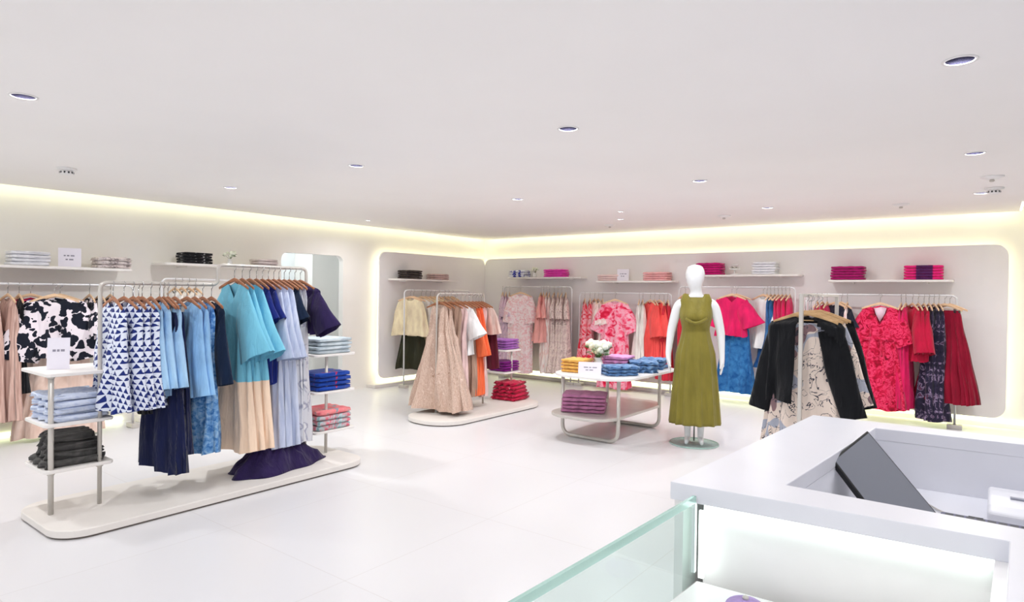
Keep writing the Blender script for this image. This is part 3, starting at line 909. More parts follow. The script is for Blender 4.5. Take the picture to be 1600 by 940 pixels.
# ------------------------------------------------------------------ central oval-based rack
R2 = tag(empty('gondola_rack', (-5.4, 6.35, 0)), 'white rack on a rounded plinth in the middle carrying beige and orange clothes', 'clothes rack')
plinth_w(R2, -5.74, -4.93, 5.22, 7.30, .36)
part(R2, 'hanging_rail', tube(bmesh.new(), fillet([(-5.5, 5.66, .058), (-5.5, 5.66, 1.53), (-5.5, 6.56, 1.53), (-5.5, 6.56, .058)], .06), .013), M['metal'])
part(R2, 'post', tube(bmesh.new(), [(-5.48, 7.16, .058), (-5.48, 7.16, .74)], .014), M['metal'])
for zz in (.75, .44): shelf_part(R2, -5.86, -5.42, 6.94, 7.32, zz)
stack('folded_blouse', -5.62, 7.17, .75, .30, .34, .036, 4, S['lilac'], 'folded lilac top', 'on the top shelf of the central rack', 'top', seed=21)
stack('folded_blouse', -5.62, 7.17, .44, .30, .34, .036, 4, S['plum'], 'folded plum top', 'on the lower shelf of the central rack', 'top', seed=25)
stack('folded_trousers', -5.46, 7.10, .0585, .40, .40, .050, 5, S['crim'], 'folded crimson trousers', 'on the plinth of the central rack', 'trousers', seed=29, rough=.010, shrink=.2, rz=.1)
rc = Rail('y', -5.5, 1.53, 'central rack', 'woodb')
for y in (5.70, 5.79): hang(rc, y, 'maxi', F['animal'], 'tiered beige animal print maxi dress', 'dress', 'dress', scale=(1.0, .75, 1))
hang(rc, 5.90, 'slim', F['taupe'], 'taupe midi dress', 'dress', 'dress', L=1.22, seed=1)
hang(rc, 6.00, 'slim', F['palepink'], 'pale pink long dress', 'dress', 'dress', L=1.24)
hang(rc, 6.10, 'blouse', F['white'], 'white short sleeved blouse', 'blouse', 'blouse', L=.66)
hang(rc, 6.18, 'slim', F['taupe'], 'brown pleated dress behind the white blouse', 'dress', 'dress', L=1.2, seed=2)
for y in (6.26, 6.33): hang(rc, y, 'mididress', F['orange'], 'bright orange dress', 'dress', 'dress', L=1.18, scale=(.92, .7, 1), over=dict(sl=(.60, 13, .085, .10, .5)))
hang(rc, 6.40, 'slim', F['palepink'], 'blush dress behind the orange ones', 'dress', 'dress', L=1.22)
hang(rc, 6.46, 'cape', F['mauve'], 'mauve cape sleeved top', 'top', 'blouse', L=.40, scale=(1.15, .8, 1))
hang(rc, 6.51, 'cape', F['maroon'], 'maroon wide sleeved top', 'top', 'blouse', L=.86, scale=(.95, .6, 1))
flush(rc, 'left')

# ------------------------------------------------------------------ wall rails (free standing U frames)
def wall_rack(axis, fixed, a0, a1, z, lab, foot=True):
    mid = (a0 + a1) / 2
    root = tag(empty('garment_rail', (fixed, mid, 0) if axis == 'y' else (mid, fixed, 0)), lab, 'clothes rail')
    q = (lambda a, zz: (fixed, a, zz)) if axis == 'y' else (lambda a, zz: (a, fixed, zz))
    part(root, 'frame', tube(bmesh.new(), fillet([q(a0, .03), q(a0, z), q(a1, z), q(a1, .03)], .07), .0125), M['railw'])
    for a in (a0, a1):
        bm = bmesh.new()
        if axis == 'y': box(bm, fixed - .08, fixed + .08, a - .04, a + .04, 0, .05)
        else: box(bm, a - .075, a + .075, fixed - .05, fixed + .05, 0, .05)
        bev(part(root, 'foot', bm, M['metal'], False), .006, 2)
    return root
wall_rack('y', -7.65, .75, 3.05, 1.58, 'white clothes rail along the left wall behind the near shelves')
wall_rack('y', -7.65, 3.35, 4.95, 1.665, 'white clothes rail along the left wall behind the blue rack')
wall_rack('y', -7.60, 7.07, 8.66, 1.575, 'white clothes rail in the glowing left panel')
wall_rack('x', 9.22, -7.25, -5.78, 1.665, 'white clothes rail with blush pink clothes on the back wall')
wall_rack('x', 9.22, -5.62, -3.98, 1.57, 'white clothes rail with coral clothes on the back wall')
wall_rack('x', 9.22, -3.86, -2.20, 1.675, 'white clothes rail behind the mannequin')
wall_rack('x', 9.22, -2.05, -.39, 1.585, 'white clothes rail with crimson clothes at the right')

A = Rail('y', -7.65, 1.58, "far left wall rail", 'woodp')
for y in (1.50, 1.66, 1.80, 1.92): hang(A, y, 'slim', F['rose'], 'rose pleated dress', 'dress', 'dress', L=1.2, seed=5)
hang(A, 2.12, 'tee', F['stripe'], 'blue and red patterned top', 'top', 'blouse', yaw=PI / 2 - .2, shift=(-.06, 0), L=.5)
hang(A, 2.01, 'slim', F['black'], 'black long dress', 'dress', 'dress', L=.95, scale=(.8, .6, 1))
hang(A, 2.27, 'boxy', F['leaf'], 'front facing top with a black and white leaf print', 'top', 'blouse', yaw=PI / 2 - .2, shift=(.12, 0), L=.62, scale=(1.3, 1, 1), over=dict(sl=(.52, 17, .13, .15, .5)))
hang(A, 2.36, 'longskirt', F['blush'], 'blush tiered skirt under the leaf print top', 'skirt', 'skirt', yaw=PI / 2 - .2, shift=(-.02, 0), dz=-.45, L=.98, scale=(1.45, .8, 1), over=dict(tiers=[.35, .7]))
for y in (2.62, 2.72, 2.82): hang(A, y, 'blouse', F['leaf'], 'side facing black and white print blouse', 'blouse', 'blouse')
flush(A, 'left')
Bq = Rail('y', -7.65, 1.665, "wall rail behind blue rack", 'woodp')
for y in (3.5, 3.58, 3.66, 3.74): hang(Bq, y, 'blouse', F['ivory'], 'ivory blouse', 'blouse', 'blouse')
flush(Bq, 'left')
Cq = Rail('y', -7.60, 1.575, "glowing left panel's rail", 'woodp')
hang(Cq, 7.20, 'cape', F['cream'], 'cream cape sleeved top', 'top', 'blouse', yaw=.5, L=.62, scale=(1.0, .8, 1))
hang(Cq, 7.27, 'skirt', F['olive'], 'dark olive skirt below the cream top', 'skirt', 'skirt', yaw=.5, dz=-.55, L=.62, scale=(1.15, .8, 1))
for y in (7.45, 7.55): hang(Cq, y, 'cape', F['ivory'], 'ivory wide sleeved top', 'top', 'blouse', L=.6, scale=(.9, .5, 1))
for y in (7.66, 7.76, 7.86): hang(Cq, y, 'slim', F['cream'], 'cream long dress', 'dress', 'dress', L=1.1)
for y in (8.0, 8.1, 8.2): hang(Cq, y, 'slim', F['animal'], 'beige print slim dress', 'dress', 'dress', L=1.1)
flush(Cq, 'left')

D = Rail('x', 9.22, 1.665, "blush back rail", 'woodp')
for x in (-7.28, -7.20, -7.12): hang(D, x, 'mididress', F['lilac'], 'lilac floral dress', 'dress', 'dress', L=1.22, yaw=-.9)
hang(D, -6.78, 'boxy', F['pinkfl'], 'front facing pink and white floral dress', 'dress', 'dress', yaw=.25, shift=(0, -.12), L=1.42, scale=(1.12, 1, 1), over=dict(sl=(.42, 10, .11, .12, .5)))
for x in (-6.42, -6.36): hang(D, x, 'mididress', F['salmon'], 'salmon pink shirt', 'shirt', 'shirt', L=.85, yaw=-1.0)
for x in (-6.30, -6.24): hang(D, x, 'slim', F['whitepink'], 'white and blush long dress', 'dress', 'dress', L=1.38, yaw=-1.0)
for x in (-6.14, -6.06, -5.98, -5.90): hang(D, x, 'mididress', F['dusty'], 'dusty pink print long dress', 'dress', 'dress', L=1.35, yaw=-1.0)
flush(D, 'left')
Eq = Rail('x', 9.22, 1.57, "coral back rail", 'woodp')
for x in (-5.52, -5.42): hang(Eq, x, 'slim', F['redpink'], 'red and pink print dress', 'dress', 'dress', L=1.15, yaw=-1.0)
for x in (-5.33, -5.26): hang(Eq, x, 'blouse', F['whitepink'], 'white and blush short top', 'top', 'blouse', L=.5, yaw=-.8)
hang(Eq, -5.18, 'slim', F['whitepink'], 'white and blush long dress', 'dress', 'dress', L=1.1, yaw=-1.0)
hang(Eq, -4.88, 'wrap', F['bigfl'], 'front facing dress with large pink and red blooms', 'dress', 'dress', yaw=.2, shift=(0, -.13), L=1.40, scale=(1.08, 1, 1), over=dict(neck=(.07, .05, 'u'), prof=[(0, .20, .006), (.08, .24, .05), (.33, .21, .07), (.6, .21, .08), (1, .26, .10)], sl=(.42, 24, .12, .13, .6)))
for x in (-4.52, -4.46): hang(Eq, x, 'slim', F['ivory'], 'ivory long dress', 'dress', 'dress', L=1.2, yaw=-1.1)
for x in (-4.33, -4.26, -4.18): hang(Eq, x, 'mididress', F['coral'], 'coral red dress', 'dress', 'dress', L=.86, yaw=-.75, over=dict(sl=(.46, 14, .10, .13, .6)))
for x in (-4.10, -4.04): hang(Eq, x, 'slim', F['brick'], 'deep red long dress', 'dress', 'dress', L=1.2, yaw=-1.1)
flush(Eq, 'left')
Fq = Rail('x', 9.22, 1.675, "rail behind the mannequin", 'woodp')
for x in (-3.76, -3.68): hang(Fq, x, 'slim', F['brick'], 'red dress behind the mannequin', 'dress', 'dress', L=1.2)
hang(Fq, -3.02, 'blouse', F['magenta'], 'front facing magenta ruffled top', 'top', 'blouse', yaw=.05, shift=(0, -.12), L=.58, scale=(1.15, 1, 1), over=dict(neck=(.07, .1, 'v')))
hang(Fq, -2.97, 'skirt', F['denim'], 'blue denim skirt below the magenta top', 'skirt', 'skirt', yaw=.05, shift=(0, -.07), dz=-.46, L=.93, scale=(1.12, .8, 1))
hang(Fq, -2.62, 'shirt', F['white'], 'white long sleeved shirt', 'shirt', 'shirt', yaw=-.5, L=.74, scale=(.9, 1, 1))
hang(Fq, -2.57, 'skirt', F['dkdenim'], 'dark denim skirt below the white shirt', 'skirt', 'skirt', yaw=-.9, dz=-.4, L=.62)
for x in (-2.52, -2.47): hang(Fq, x, 'slim', F['denim'], 'denim long dress seen edge-on', 'dress', 'dress', L=1.0, scale=(1, .6, 1))
for x in (-2.42, -2.37, -2.32, -2.27): hang(Fq, x, 'slim', F['magenta'], 'magenta dress seen edge-on', 'dress', 'dress', L=1.0, scale=(1, .6, 1))
flush(Fq, 'left')
Gq = Rail('x', 9.22, 1.585, "far right back rail", 'woodp')
for x in (-1.92, -1.86, -1.80): hang(Gq, x, 'slim', F['magenta'], 'magenta slim dress seen edge-on', 'dress', 'dress', L=1.1)
for x in (-1.70, -1.63): hang(Gq, x, 'tee', F['deepnavy'], 'ink navy short top', 'top', 'blouse', yaw=-.7, L=.7)
hang(Gq, -1.56, 'slim', F['whitepink'], 'white and pink dress beside the wrap dress', 'dress', 'dress', L=1.1)
hang(Gq, -1.17, 'wrap', F['wrapfl'], 'front facing magenta print wrap dress', 'dress', 'dress', yaw=.0, shift=(0, -.13), L=1.30, seed=9)
for x in (-.96, -.91): hang(Gq, x, 'slim', F['magenta'], 'magenta long dress behind the wrap dress', 'dress', 'dress', L=1.28)
for x in (-.84, -.78, -.72): hang(Gq, x, 'shirt', F['red'], 'bright crimson wide sleeved top', 'top', 'blouse', yaw=-1.2, L=.68, over=dict(sl=(.5, 16, .085, .10, .6)))
for x in (-.67, -.62, -.57): hang(Gq, x, 'slim', F['darkfl'], 'dark floral long dress', 'dress', 'dress', yaw=-1.25, L=1.38)
for x in (-.51, -.46): hang(Gq, x, 'longskirt', F['crimson'], 'deep crimson flared skirt', 'skirt', 'skirt', yaw=-.55, dz=-.06, L=1.09, scale=(1.35, 1, 1), over=dict(prof=[(0, .085, .02), (.07, .10, .04), (.5, .17, .07), (1, .25, .10)]))
flush(Gq, 'left')
for d in Gq.items:
    if d['kind'] == 'wrap':
        belt(d['obj'], -.43, .175, .062, F['wrapfl'])
        bm = bmesh.new()   # pale lining seen in the neckline
        v = [bm.verts.new(p) for p in ((-.075, .012, -.025), (.075, .012, -.025), (.05, .004, -.12), (0, -.002, -.22), (-.05, .004, -.12))]
        bm.faces.new(v)
        ex = bmesh.ops.extrude_face_region(bm, geom=bm.faces[:]); bmesh.ops.translate(bm, vec=(0, .004, 0), verts=[g for g in ex['geom'] if isinstance(g, bmesh.types.BMVert)])
        l = link('lining', bm, cloth('pale_pink_lining', (246, 206, 220)), d['obj']); l['label'] = 'pale pink lining inside the neckline'

# ------------------------------------------------------------------ near rack with black clothes
R3 = tag(empty('garment_rail', (-1.03, 5.0, 0)), 'flat white clothes rack behind the counter with black cardigans', 'clothes rack')
fr = bmesh.new()
box(fr, -1.044, -1.018, 4.475, 4.50, .03, 1.57); box(fr, -1.044, -1.018, 5.63, 5.655, .03, 1.57); box(fr, -1.044, -1.018, 4.50, 5.63, 1.548, 1.57)
bev(part(R3, 'frame', fr, M['metal'], False), .004, 2)
bs = prism(bmesh.new(), rrect(-1.35, -.70, 4.35, 5.8, .15), 0, .03)
bev(part(R3, 'base', bs, M['plinth'], False), .005, 2)
T = Rail('y', -1.03, 1.558, "near black clothes rack", 'woodt', off=.125)
hang(T, 4.60, 'cardigan', F['black'], 'black cropped open cardigan', 'cardigan', 'cardigan', yaw=.0, L=.60, scale=(1.12, 1, 1), over=dict(neck=(.06, .04, 'v'), open=(-.01, .17), prof=[(0, .20, .006), (.1, .22, .07), (1, .23, .09)]))
hang(T, 4.61, 'longskirt', F['sketch'], 'beige flower skirt under the open cardigan', 'skirt', 'skirt', dz=-.06, L=1.0, scale=(1.25, .42, 1), shift=(.02, 0))
hang(T, 4.76, 'longskirt', F['black'], 'black long skirt behind the flower skirt', 'skirt', 'skirt', dz=-.1, L=1.02, scale=(1.2, .6, 1))
hang(T, 4.90, 'mididress', F['sketch'], 'beige flower print dress', 'dress', 'dress', L=1.1, over=dict(sl=(.56, 17, .09, .08, .5)))
hang(T, 5.02, 'cardigan', F['black'], 'long black jacket at the back', 'jacket', 'jacket', L=1.12, scale=(1.1, 1, 1), seed=2)
flush(T, 'left')

# ------------------------------------------------------------------ wall shelves and what stands on them
def wshelf(axis, a0, a1, z, lab):
    root = tag(empty('wall_shelf', (XW + .2, (a0 + a1) / 2, z) if axis == 'y' else ((a0 + a1) / 2, YW - .2, z)), lab, 'shelf')
    r = .06
    if axis == 'y': p = rrect(XW + (.002 if a1 < 6 else .12), -7.65, a0, a1, r, 6)
    else: p = rrect(a0, a1, 9.20, YW - .12, r, 6)
    bev(part(root, 'board', prism(bmesh.new(), p, z - .028, z), M['shelf'], False), .005, 2)
    for t in (.2, .8):
        bk = bmesh.new()
        a = a0 + (a1 - a0) * t
        if axis == 'y': box(bk, XW + (.002 if a1 < 6 else .12), -7.8, a - .012, a + .012, z - .045, z - .028)
        else: box(bk, a - .012, a + .012, 9.35, YW - .12, z - .045, z - .028)
        part(root, 'bracket', bk, M['shelf'], False)
wshelf('y', .9, 3.06, 1.765, 'white wall shelf at far left above the leaf print top')
wshelf('y', 3.40, 5.0, 1.857, 'white wall shelf above the tall blue rail')
wshelf('y', 7.0, 8.45, 1.762, 'white wall shelf inside the glowing left panel')
wshelf('x', -7.18, -5.62, 1.838, 'white back wall shelf carrying the hot pink stack')
wshelf('x', -5.32, -3.97, 1.77, 'white back wall shelf carrying a small card')
wshelf('x', -3.60, -2.15, 1.855, 'white back wall shelf right above the mannequin')
wshelf('x', -1.80, -.43, 1.775, 'white back wall shelf at the far right')

XS = -7.80
stack('folded_shirt', XS, 2.12, 1.765, .22, .34, .036, 4, S['whiteblk'], 'folded white shirt with grey edges', 'on the far left wall shelf', 'shirt', seed=41)
sign('sign_holder', XS + .05, 2.47, 1.765, .20, .20, PI / 2 - .3, .06, 'small white card standing on the far left wall shelf')
stack('folded_blouse', XS, 2.88, 1.765, .22, .34, .040, 3, S['greypat'], 'folded grey patterned top', 'at the right end of the far left wall shelf', 'top', seed=45, rough=.008)
stack('folded_blouse', XS, 3.80, 1.857, .22, .36, .034, 4, S['blackpat'], 'folded black dotted top', 'on the wall shelf above the blue rack', 'top', seed=49)
stack('folded_blouse', XS, 4.72, 1.857, .22, .30, .034, 3, S['pale'], 'folded pale beige top', 'on the wall shelf above the tall blue rail', 'top', seed=53)
stack('folded_trousers', XS + .02, 7.36, 1.762, .24, .36, .036, 4, S['brown'], 'folded dark brown trousers', 'in the glowing left panel', 'trousers', seed=57)
stack('folded_blouse', XS + .02, 8.02, 1.762, .24, .34, .034, 3, S['dustmauve'], 'folded dusty mauve top', 'in the glowing left panel', 'top', seed=61)
YS = 9.34
stack('folded_blouse', -6.98, YS, 1.838, .34, .22, .042, 3, S['bluewh'], 'folded blue and white top', 'left end of the hot pink shelf', 'top', seed=64, rough=.010)
stack('folded_blouse', -6.18, YS, 1.838, .40, .22, .034, 4, S['hotpink'], 'folded hot pink top', 'on the back wall shelf', 'top', seed=67)
stack('folded_blouse', -5.10, YS, 1.77, .38, .22, .034, 3, S['palepk'], 'folded pale pink top', 'left of the small shelf card', 'top', seed=71)
sign('sign_holder', -4.84, 9.27, 1.77, .19, .19, .3, .06, 'small white card on the back shelf between pink stacks')
stack('folded_blouse', -4.28, YS, 1.77, .40, .22, .034, 4, S['corpk'], 'folded salmon pink top', 'right of the small shelf card', 'top', seed=75)
stack('folded_blouse', -3.42, YS, 1.855, .36, .22, .036, 5, S['mag'], 'folded magenta blouse', 'beside mannequin head', 'top', seed=79)
stack('folded_shirt', -2.63, YS, 1.855, .32, .22, .036, 5, S['white'], 'folded white shirt', 'on the shelf right of the mannequin', 'shirt', seed=85)
stack('folded_blouse', -1.58, YS, 1.775, .38, .22, .036, 5, S['mag2'], 'folded deep magenta top', 'at the left of the far right shelf', 'top', seed=91)
for i in range(5):
    o = link('folded_blouse', folded_mesh(.40, .22, .035, 97 + i, .002), S['pinkband']); o.location = (-.74, YS, 1.775 + i * .036 + .0005)
    tag(o, 'folded bright pink top with a purple band, %s of the stack at far right' % LEV[5][i], 'top', 'folded bright pink tops with a purple band')
    b = link('band', B(-.07, .10, -.116, .116, .003, .033), S['band'], o, False); b['label'] = 'dark purple band'

def leafy(name, x, y, z, lab, potc, kind='white', s=1.0, seed=1, pot=True, leaves=10):
    rnd = random.Random(seed)
    o = tag(empty(name, (x, y, z)), lab, 'flowers' if kind else 'plant')
    link('vase', lathe(bmesh.new(), [(.02 * s, 0), (.034 * s, .005), (.036 * s, .04 * s), (.022 * s, .075 * s), (.026 * s, .085 * s), (.018 * s, .085 * s), (.016 * s, .05 * s)], 18), potc, o)
    st = bmesh.new(); lv = bmesh.new(); fl = bmesh.new()
    for k in range(leaves):
        a = rnd.uniform(0, 2 * PI); rr = rnd.uniform(.03, .07) * s; zz = rnd.uniform(.11, .17) * s
        p = Vector((rr * math.cos(a), rr * math.sin(a), zz))
        tube(st, [(0, 0, .06 * s), (p.x * .4, p.y * .4, zz * .75), tuple(p)], .0018 * s, 5)
        d = Vector((math.cos(a), math.sin(a), rnd.uniform(-.2, .6))).normalized(); sd = d.cross(Vector((0, 0, 1))).normalized() * .014 * s
        L = .05 * s; q = p * .85
        vv = [lv.verts.new(q), lv.verts.new(q + d * L * .5 + sd), lv.verts.new(q + d * L), lv.verts.new(q + d * L * .5 - sd), lv.verts.new(q + d * L * .5 + Vector((0, 0, .006 * s)))]
        for i, j in ((0, 1), (1, 2), (2, 3), (3, 0)): lv.faces.new((vv[i], vv[j], vv[4]))
        if kind:
            bmesh.ops.create_icosphere(fl, subdivisions=2, radius=rnd.uniform(.016, .024) * s, matrix=Matrix.Translation(p + Vector((0, 0, .01 * s))))
    link('stem', st, M['stem'], o); link('leaf', lv, M['leafg'], o)
    if kind:
        for v in fl.verts: v.co += v.normal * .003 * s * math.sin(v.co.x * 900 + v.co.z * 700)
        link('blossom', fl, M['petal'], o)
    return o
M['stem'] = plain('stem_green', (84, 110, 62), .6); M['leafg'] = plain('leaf_green', (74, 118, 58), .5); M['petal'] = plain('white_petal', (240, 244, 226), .7)
M['limeleaf'] = plain('lime_leaf', (140, 168, 60), .5)
M['vase'] = plain('white_ceramic', (240, 240, 238), .25)
leafy('flower_vase', XS + .05, 4.22, 1.857, 'small white vase with green leaves above the tall blue rail', M['vase'], 'white', .95, 3)
leafy('flower_vase', -6.62, 9.3, 1.838, 'small white flowers in a vase on the hot pink shelf', M['vase'], 'white', .95, 4)
# tiered cake-stand like display on the shelf right of the mannequin
ob = tag(empty('display_stand', (-3.06, 9.32, 1.855)), 'small two-tier white stand on the shelf above the magenta top', 'display stand')
link('stand', lathe(bmesh.new(), [(.06, 0), (.062, .01), (.012, .02), (.012, .07), (.075, .075), (.078, .09), (.014, .095), (.012, .135), (.05, .14), (.055, .15), (.01, .155)], 24), M['vase'], ob)
it = bmesh.new()
for a in range(5): bmesh.ops.create_icosphere(it, subdivisions=2, radius=.018, matrix=Matrix.Translation((.045 * math.cos(a * 1.26), .045 * math.sin(a * 1.26), .104)))
link('trinket', it, M['metal'], ob)
# wall notice in the lobby
nt = tag(empty('notice', (-9.495, 6.0, 1.62)), 'small pale notice on the wall inside the bright doorway', 'sign')
link('sheet', B(0, .004, -.12, .12, -.1, .1), plain('notice_paper', (214, 218, 222), .7), nt, False)
tt = bmesh.new()
for r in range(4): box(tt, .0041, .005, -.08, .08 - .02 * (r % 2), .05 - r * .035, .058 - r * .035)
link('lettering', tt, M['ink'], nt, False)

# ------------------------------------------------------------------ display table
TB = tag(empty('display_table', (-3.38, 6.35, 0)), 'white rounded display table with denim and mustard stacks', 'table')
bev(part(TB, 'table_top', prism(bmesh.new(), rrect(-3.86, -2.92, 5.63, 7.12, .30, 12), .672, .70), M['white'], False), .006, 2)
bev(part(TB, 'lower_shelf', prism(bmesh.new(), rrect(-3.86, -3.08, 5.58, 7.10, .28, 12), .250, .28), M['metal'], False), .006, 2)
for yy in (5.86, 6.86):
    part(TB, 'leg_frame', tube(bmesh.new(), fillet([(-3.77, yy, .672), (-3.77, yy, .02), (-3.09, yy, .02), (-3.09, yy, .672)], .12, 8), .020, 12), M['metal'])
stack('folded_jumper', -3.66, 5.96, .70, .26, .30, .036, 4, S['must'], 'folded mustard jumper', 'at the left of the display table', 'jumper', rz=.1, seed=101)
stack('folded_jumper', -3.42, 6.46, .70, .30, .32, .040, 4, S['pinklil'], 'folded lilac pink jumper', 'at the back of the display table', 'jumper', rz=.2, seed=105)
stack('folded_jeans', -3.17, 6.02, .70, .34, .26, .034, 3, S['jean'], 'folded blue jeans', 'at the front of the display table', 'jeans', rz=.9, seed=109, rough=.008)
stack('folded_jeans', -3.10, 6.45, .70, .30, .30, .040, 3, S['jean'], 'folded blue jeans', 'at the right of the display table', 'jeans', rz=.5, seed=113, rough=.010, jit=.02)
stack('folded_jeans', -3.18, 6.85, .70, .30, .28, .038, 3, S['jean'], 'folded blue jeans', 'at the far right end of the display table', 'jeans', rz=.2, seed=117, rough=.010, jit=.02)
stack('folded_jumper', -3.56, 5.97, .28, .46, .36, .040, 5, S['mauve'], 'folded mauve jumper', 'on the lower shelf of the display table', 'jumper', rz=.45, seed=121)
sign('sign_holder', -3.38, 5.76, .70, .24, .14, .42, .25, 'white price card at the front of the display table')
fo = leafy('flower_vase', -3.52, 6.18, .70, 'white flower bouquet with green leaves on the display table', M['vase'], 'white', 1.75, 7, leaves=34)

# ------------------------------------------------------------------ mannequin
def skin_mesh(name, verts, edges, radii, m, sub=2):
    me = bpy.data.meshes.new(name); me.from_pydata(verts, edges, [])
    o = bpy.data.objects.new(name, me); C.objects.link(o)
    md = o.modifiers.new('skin', 'SKIN'); md.use_smooth_shade = True
    for i, r in enumerate(radii):
        sv = me.skin_vertices[0].data[i]; sv.radius = (r, r) if not isinstance(r, tuple) else r; sv.use_root = (i == 0)
    o.modifiers.new('sub', 'SUBSURF').levels = sub; o.modifiers[-1].render_levels = sub
    bpy.context.view_layer.update()
    dg = bpy.context.evaluated_depsgraph_get()
    nm = bpy.data.meshes.new_from_object(o.evaluated_get(dg))
    bpy.data.objects.remove(o)
    for p in nm.polygons: p.use_smooth = True
    nm.materials.clear(); nm.materials.append(m)
    return nm
MQ = tag(empty('mannequin', (-2.50, 6.42, 0), .37), 'white egg-headed mannequin in an olive dress beside the display table', 'mannequin')
V = []; E_ = []; Rr = []
def av(p, r, par=None):
    V.append(p); Rr.append(r)
    if par is not None: E_.append((par, len(V) - 1))
    return len(V) - 1
pel = av((0, 0, .98), (.15, .10))
wa = av((0, -.005, 1.14), (.115, .085), pel)
ch = av((0, 0, 1.34), (.14, .10), wa)
ub = av((0, .01, 1.46), (.10, .075), ch)
nk = av((0, .01, 1.54), .060, ub)
nk2 = av((-.004, .005, 1.60), .056, nk)
hd = av((-.016, -.015, 1.665), (.082, .088), nk2)
hd2 = av((-.016, -.012, 1.745), (.112, .125), hd)
hd3 = av((-.012, -.005, 1.825), (.100, .112), hd2)
hd4 = av((-.010, 0, 1.872), (.055, .062), hd3)
for sd in (-1, 1):
    sh = av((sd * .180, .01, 1.465), .062, ub)
    el = av((sd * .250, .02, 1.17), .046, sh)
    wr_ = av((sd * (.262 if sd > 0 else .275), -.03, .92), .031, el)
    pm = av((sd * .264, -.04, .865), (.044, .026), wr_)
    for q, (dx, ln) in enumerate(((-.026, .062), (-.009, .072), (.009, .070), (.026, .056))):
        f1 = av((sd * .262 + .002, -.04 + dx, .81), .0115, pm)
        f2 = av((sd * .258, -.045 + dx, .81 - ln * .55), .0105, f1)
        f3 = av((sd * .248, -.05 + dx, .81 - ln), .009, f2)
    t1 = av((sd * .255, -.078, .845), .013, pm); t2 = av((sd * .246, -.092, .80), .010, t1)
    hp = av((sd * .085, 0, .86), .085, pel)
    kn = av((sd * .075, -.01, .50), .055, hp)
    an = av((sd * .065, .01, .10), .034, kn)
    hl = av((sd * .065, .0, .055), .034, an)
    toe = av((sd * .078, -.13, .035), (.032, .018), hl)
bodym = skin_mesh('body', V, E_, Rr, M['manq'])
b = bpy.data.objects.new('body', bodym); C.objects.link(b); b.parent = MQ
link('glass_base', lathe(bmesh.new(), [(.245, .002), (.25, .006), (.248, .014), (.02, .014)], 40), M['glass'], MQ)
link('glass_rim', lathe(bmesh.new(), [(.2495, .003), (.253, .006), (.2495, .013)], 40, cap=False), M['glassedge'], MQ)
link('support_rod', tube(bmesh.new(), [(0, .09, .012), (0, .09, .62)], .008), M['chrome'], MQ)
M['olive'] = cloth('olive_satin', (132, 122, 50), .06, .2)
M['olive'].node_tree.nodes['Principled BSDF'].inputs['Roughness'].default_value = .5
def dress():
    bm = bmesh.new(); nu, nv = 96, 46; rings = []
    prof = [(1.565, .175, .070), (1.50, .178, .095), (1.42, .165, .115), (1.33, .168, .138), (1.26, .150, .118), (1.20, .138, .105), (1.10, .155, .125), (.95, .195, .155), (.60, .225, .18), (.22, .255, .205)]
    for j in range(nv + 1):
        z = 1.565 - (1.565 - .22) * (j / nv) ** 1.05
        for i in range(len(prof) - 1):
            if prof[i][0] >= z >= prof[i + 1][0]: break
        t = (prof[i][0] - z) / (prof[i][0] - prof[i + 1][0])
        hw = prof[i][1] * (1 - t) + prof[i + 1][1] * t; hdp = prof[i][2] * (1 - t) + prof[i + 1][2] * t
        sk = min(1, max(0, (1.22 - z) / .35)); bu = math.exp(-((z - 1.33) / .07) ** 2)
        ring = []
        for k in range(nu):
            th = 2 * PI * k / nu; cx, sy = math.cos(th), math.sin(th)
            rp = .021 * sk ** .6 * (math.sin(13 * th + .8 * math.sin(3 * th)) + .5 * math.sin(22 * th + 1)) * (.6 + .8 * (1.22 - z))
            x = hw * math.copysign(abs(cx) ** .9, cx) * (1 + rp * 2); y = hdp * sy * (1 + rp * 3)
            zz = z
            if sy < 0:     # bust, gathers under it
                y -= .022 * bu * (math.exp(-((abs(x) - .07) / .05) ** 2))
                y += .006 * math.sin(60 * abs(x) + 30 * z) * math.exp(-((z - 1.27) / .05) ** 2)
            if j < 6:
                w = 1 - j / 6
                ax = abs(x)
                if ax < .085: zz -= w * (.035 if sy < 0 else .015) * min(1, (.085 - ax) / .02)
                elif ax > .13: zz -= w * .10 * min(1, (ax - .13) / .045)
            ring.append(bm.verts.new((x, y, zz)))
        rings.append(ring)
    for j in range(nv):
        for k in range(nu): bm.faces.new((rings[j][k], rings[j][(k + 1) % nu], rings[j + 1][(k + 1) % nu], rings[j + 1][k]))
    return bm
dr = link('dress', dress(), M['olive'], MQ); dr['label'] = 'olive green sleeveless midi dress'
md = dr.modifiers.new('thick', 'SOLIDIFY'); md.thickness = .003
# twisted knot under the bust
kb = bmesh.new(); tube(kb, [(-.10, -.135, 1.31), (-.04, -.15, 1.275), (0, -.145, 1.265), (.05, -.15, 1.28), (.11, -.13, 1.315)], .016, 10)
link('gathered_twist', kb, M['olive'], dr)

# ------------------------------------------------------------------ cash counter
CT = tag(empty('sales_counter', (-.3, 2.7, 0)), 'white sales counter with a recessed till well at the right', 'counter')
o1 = [(-.828, 1.930), (-.738, 3.488), (1.5, 3.56), (1.5, .80), (.0, .80), (.033, 2.001)]
wellp = [(-.527, 2.136), (-.439, 3.341), (1.2, 3.44), (1.2, 2.13)]
def quadstrip(bm, outer, inner, z0, z1, h):
    pass
tm = bmesh.new()
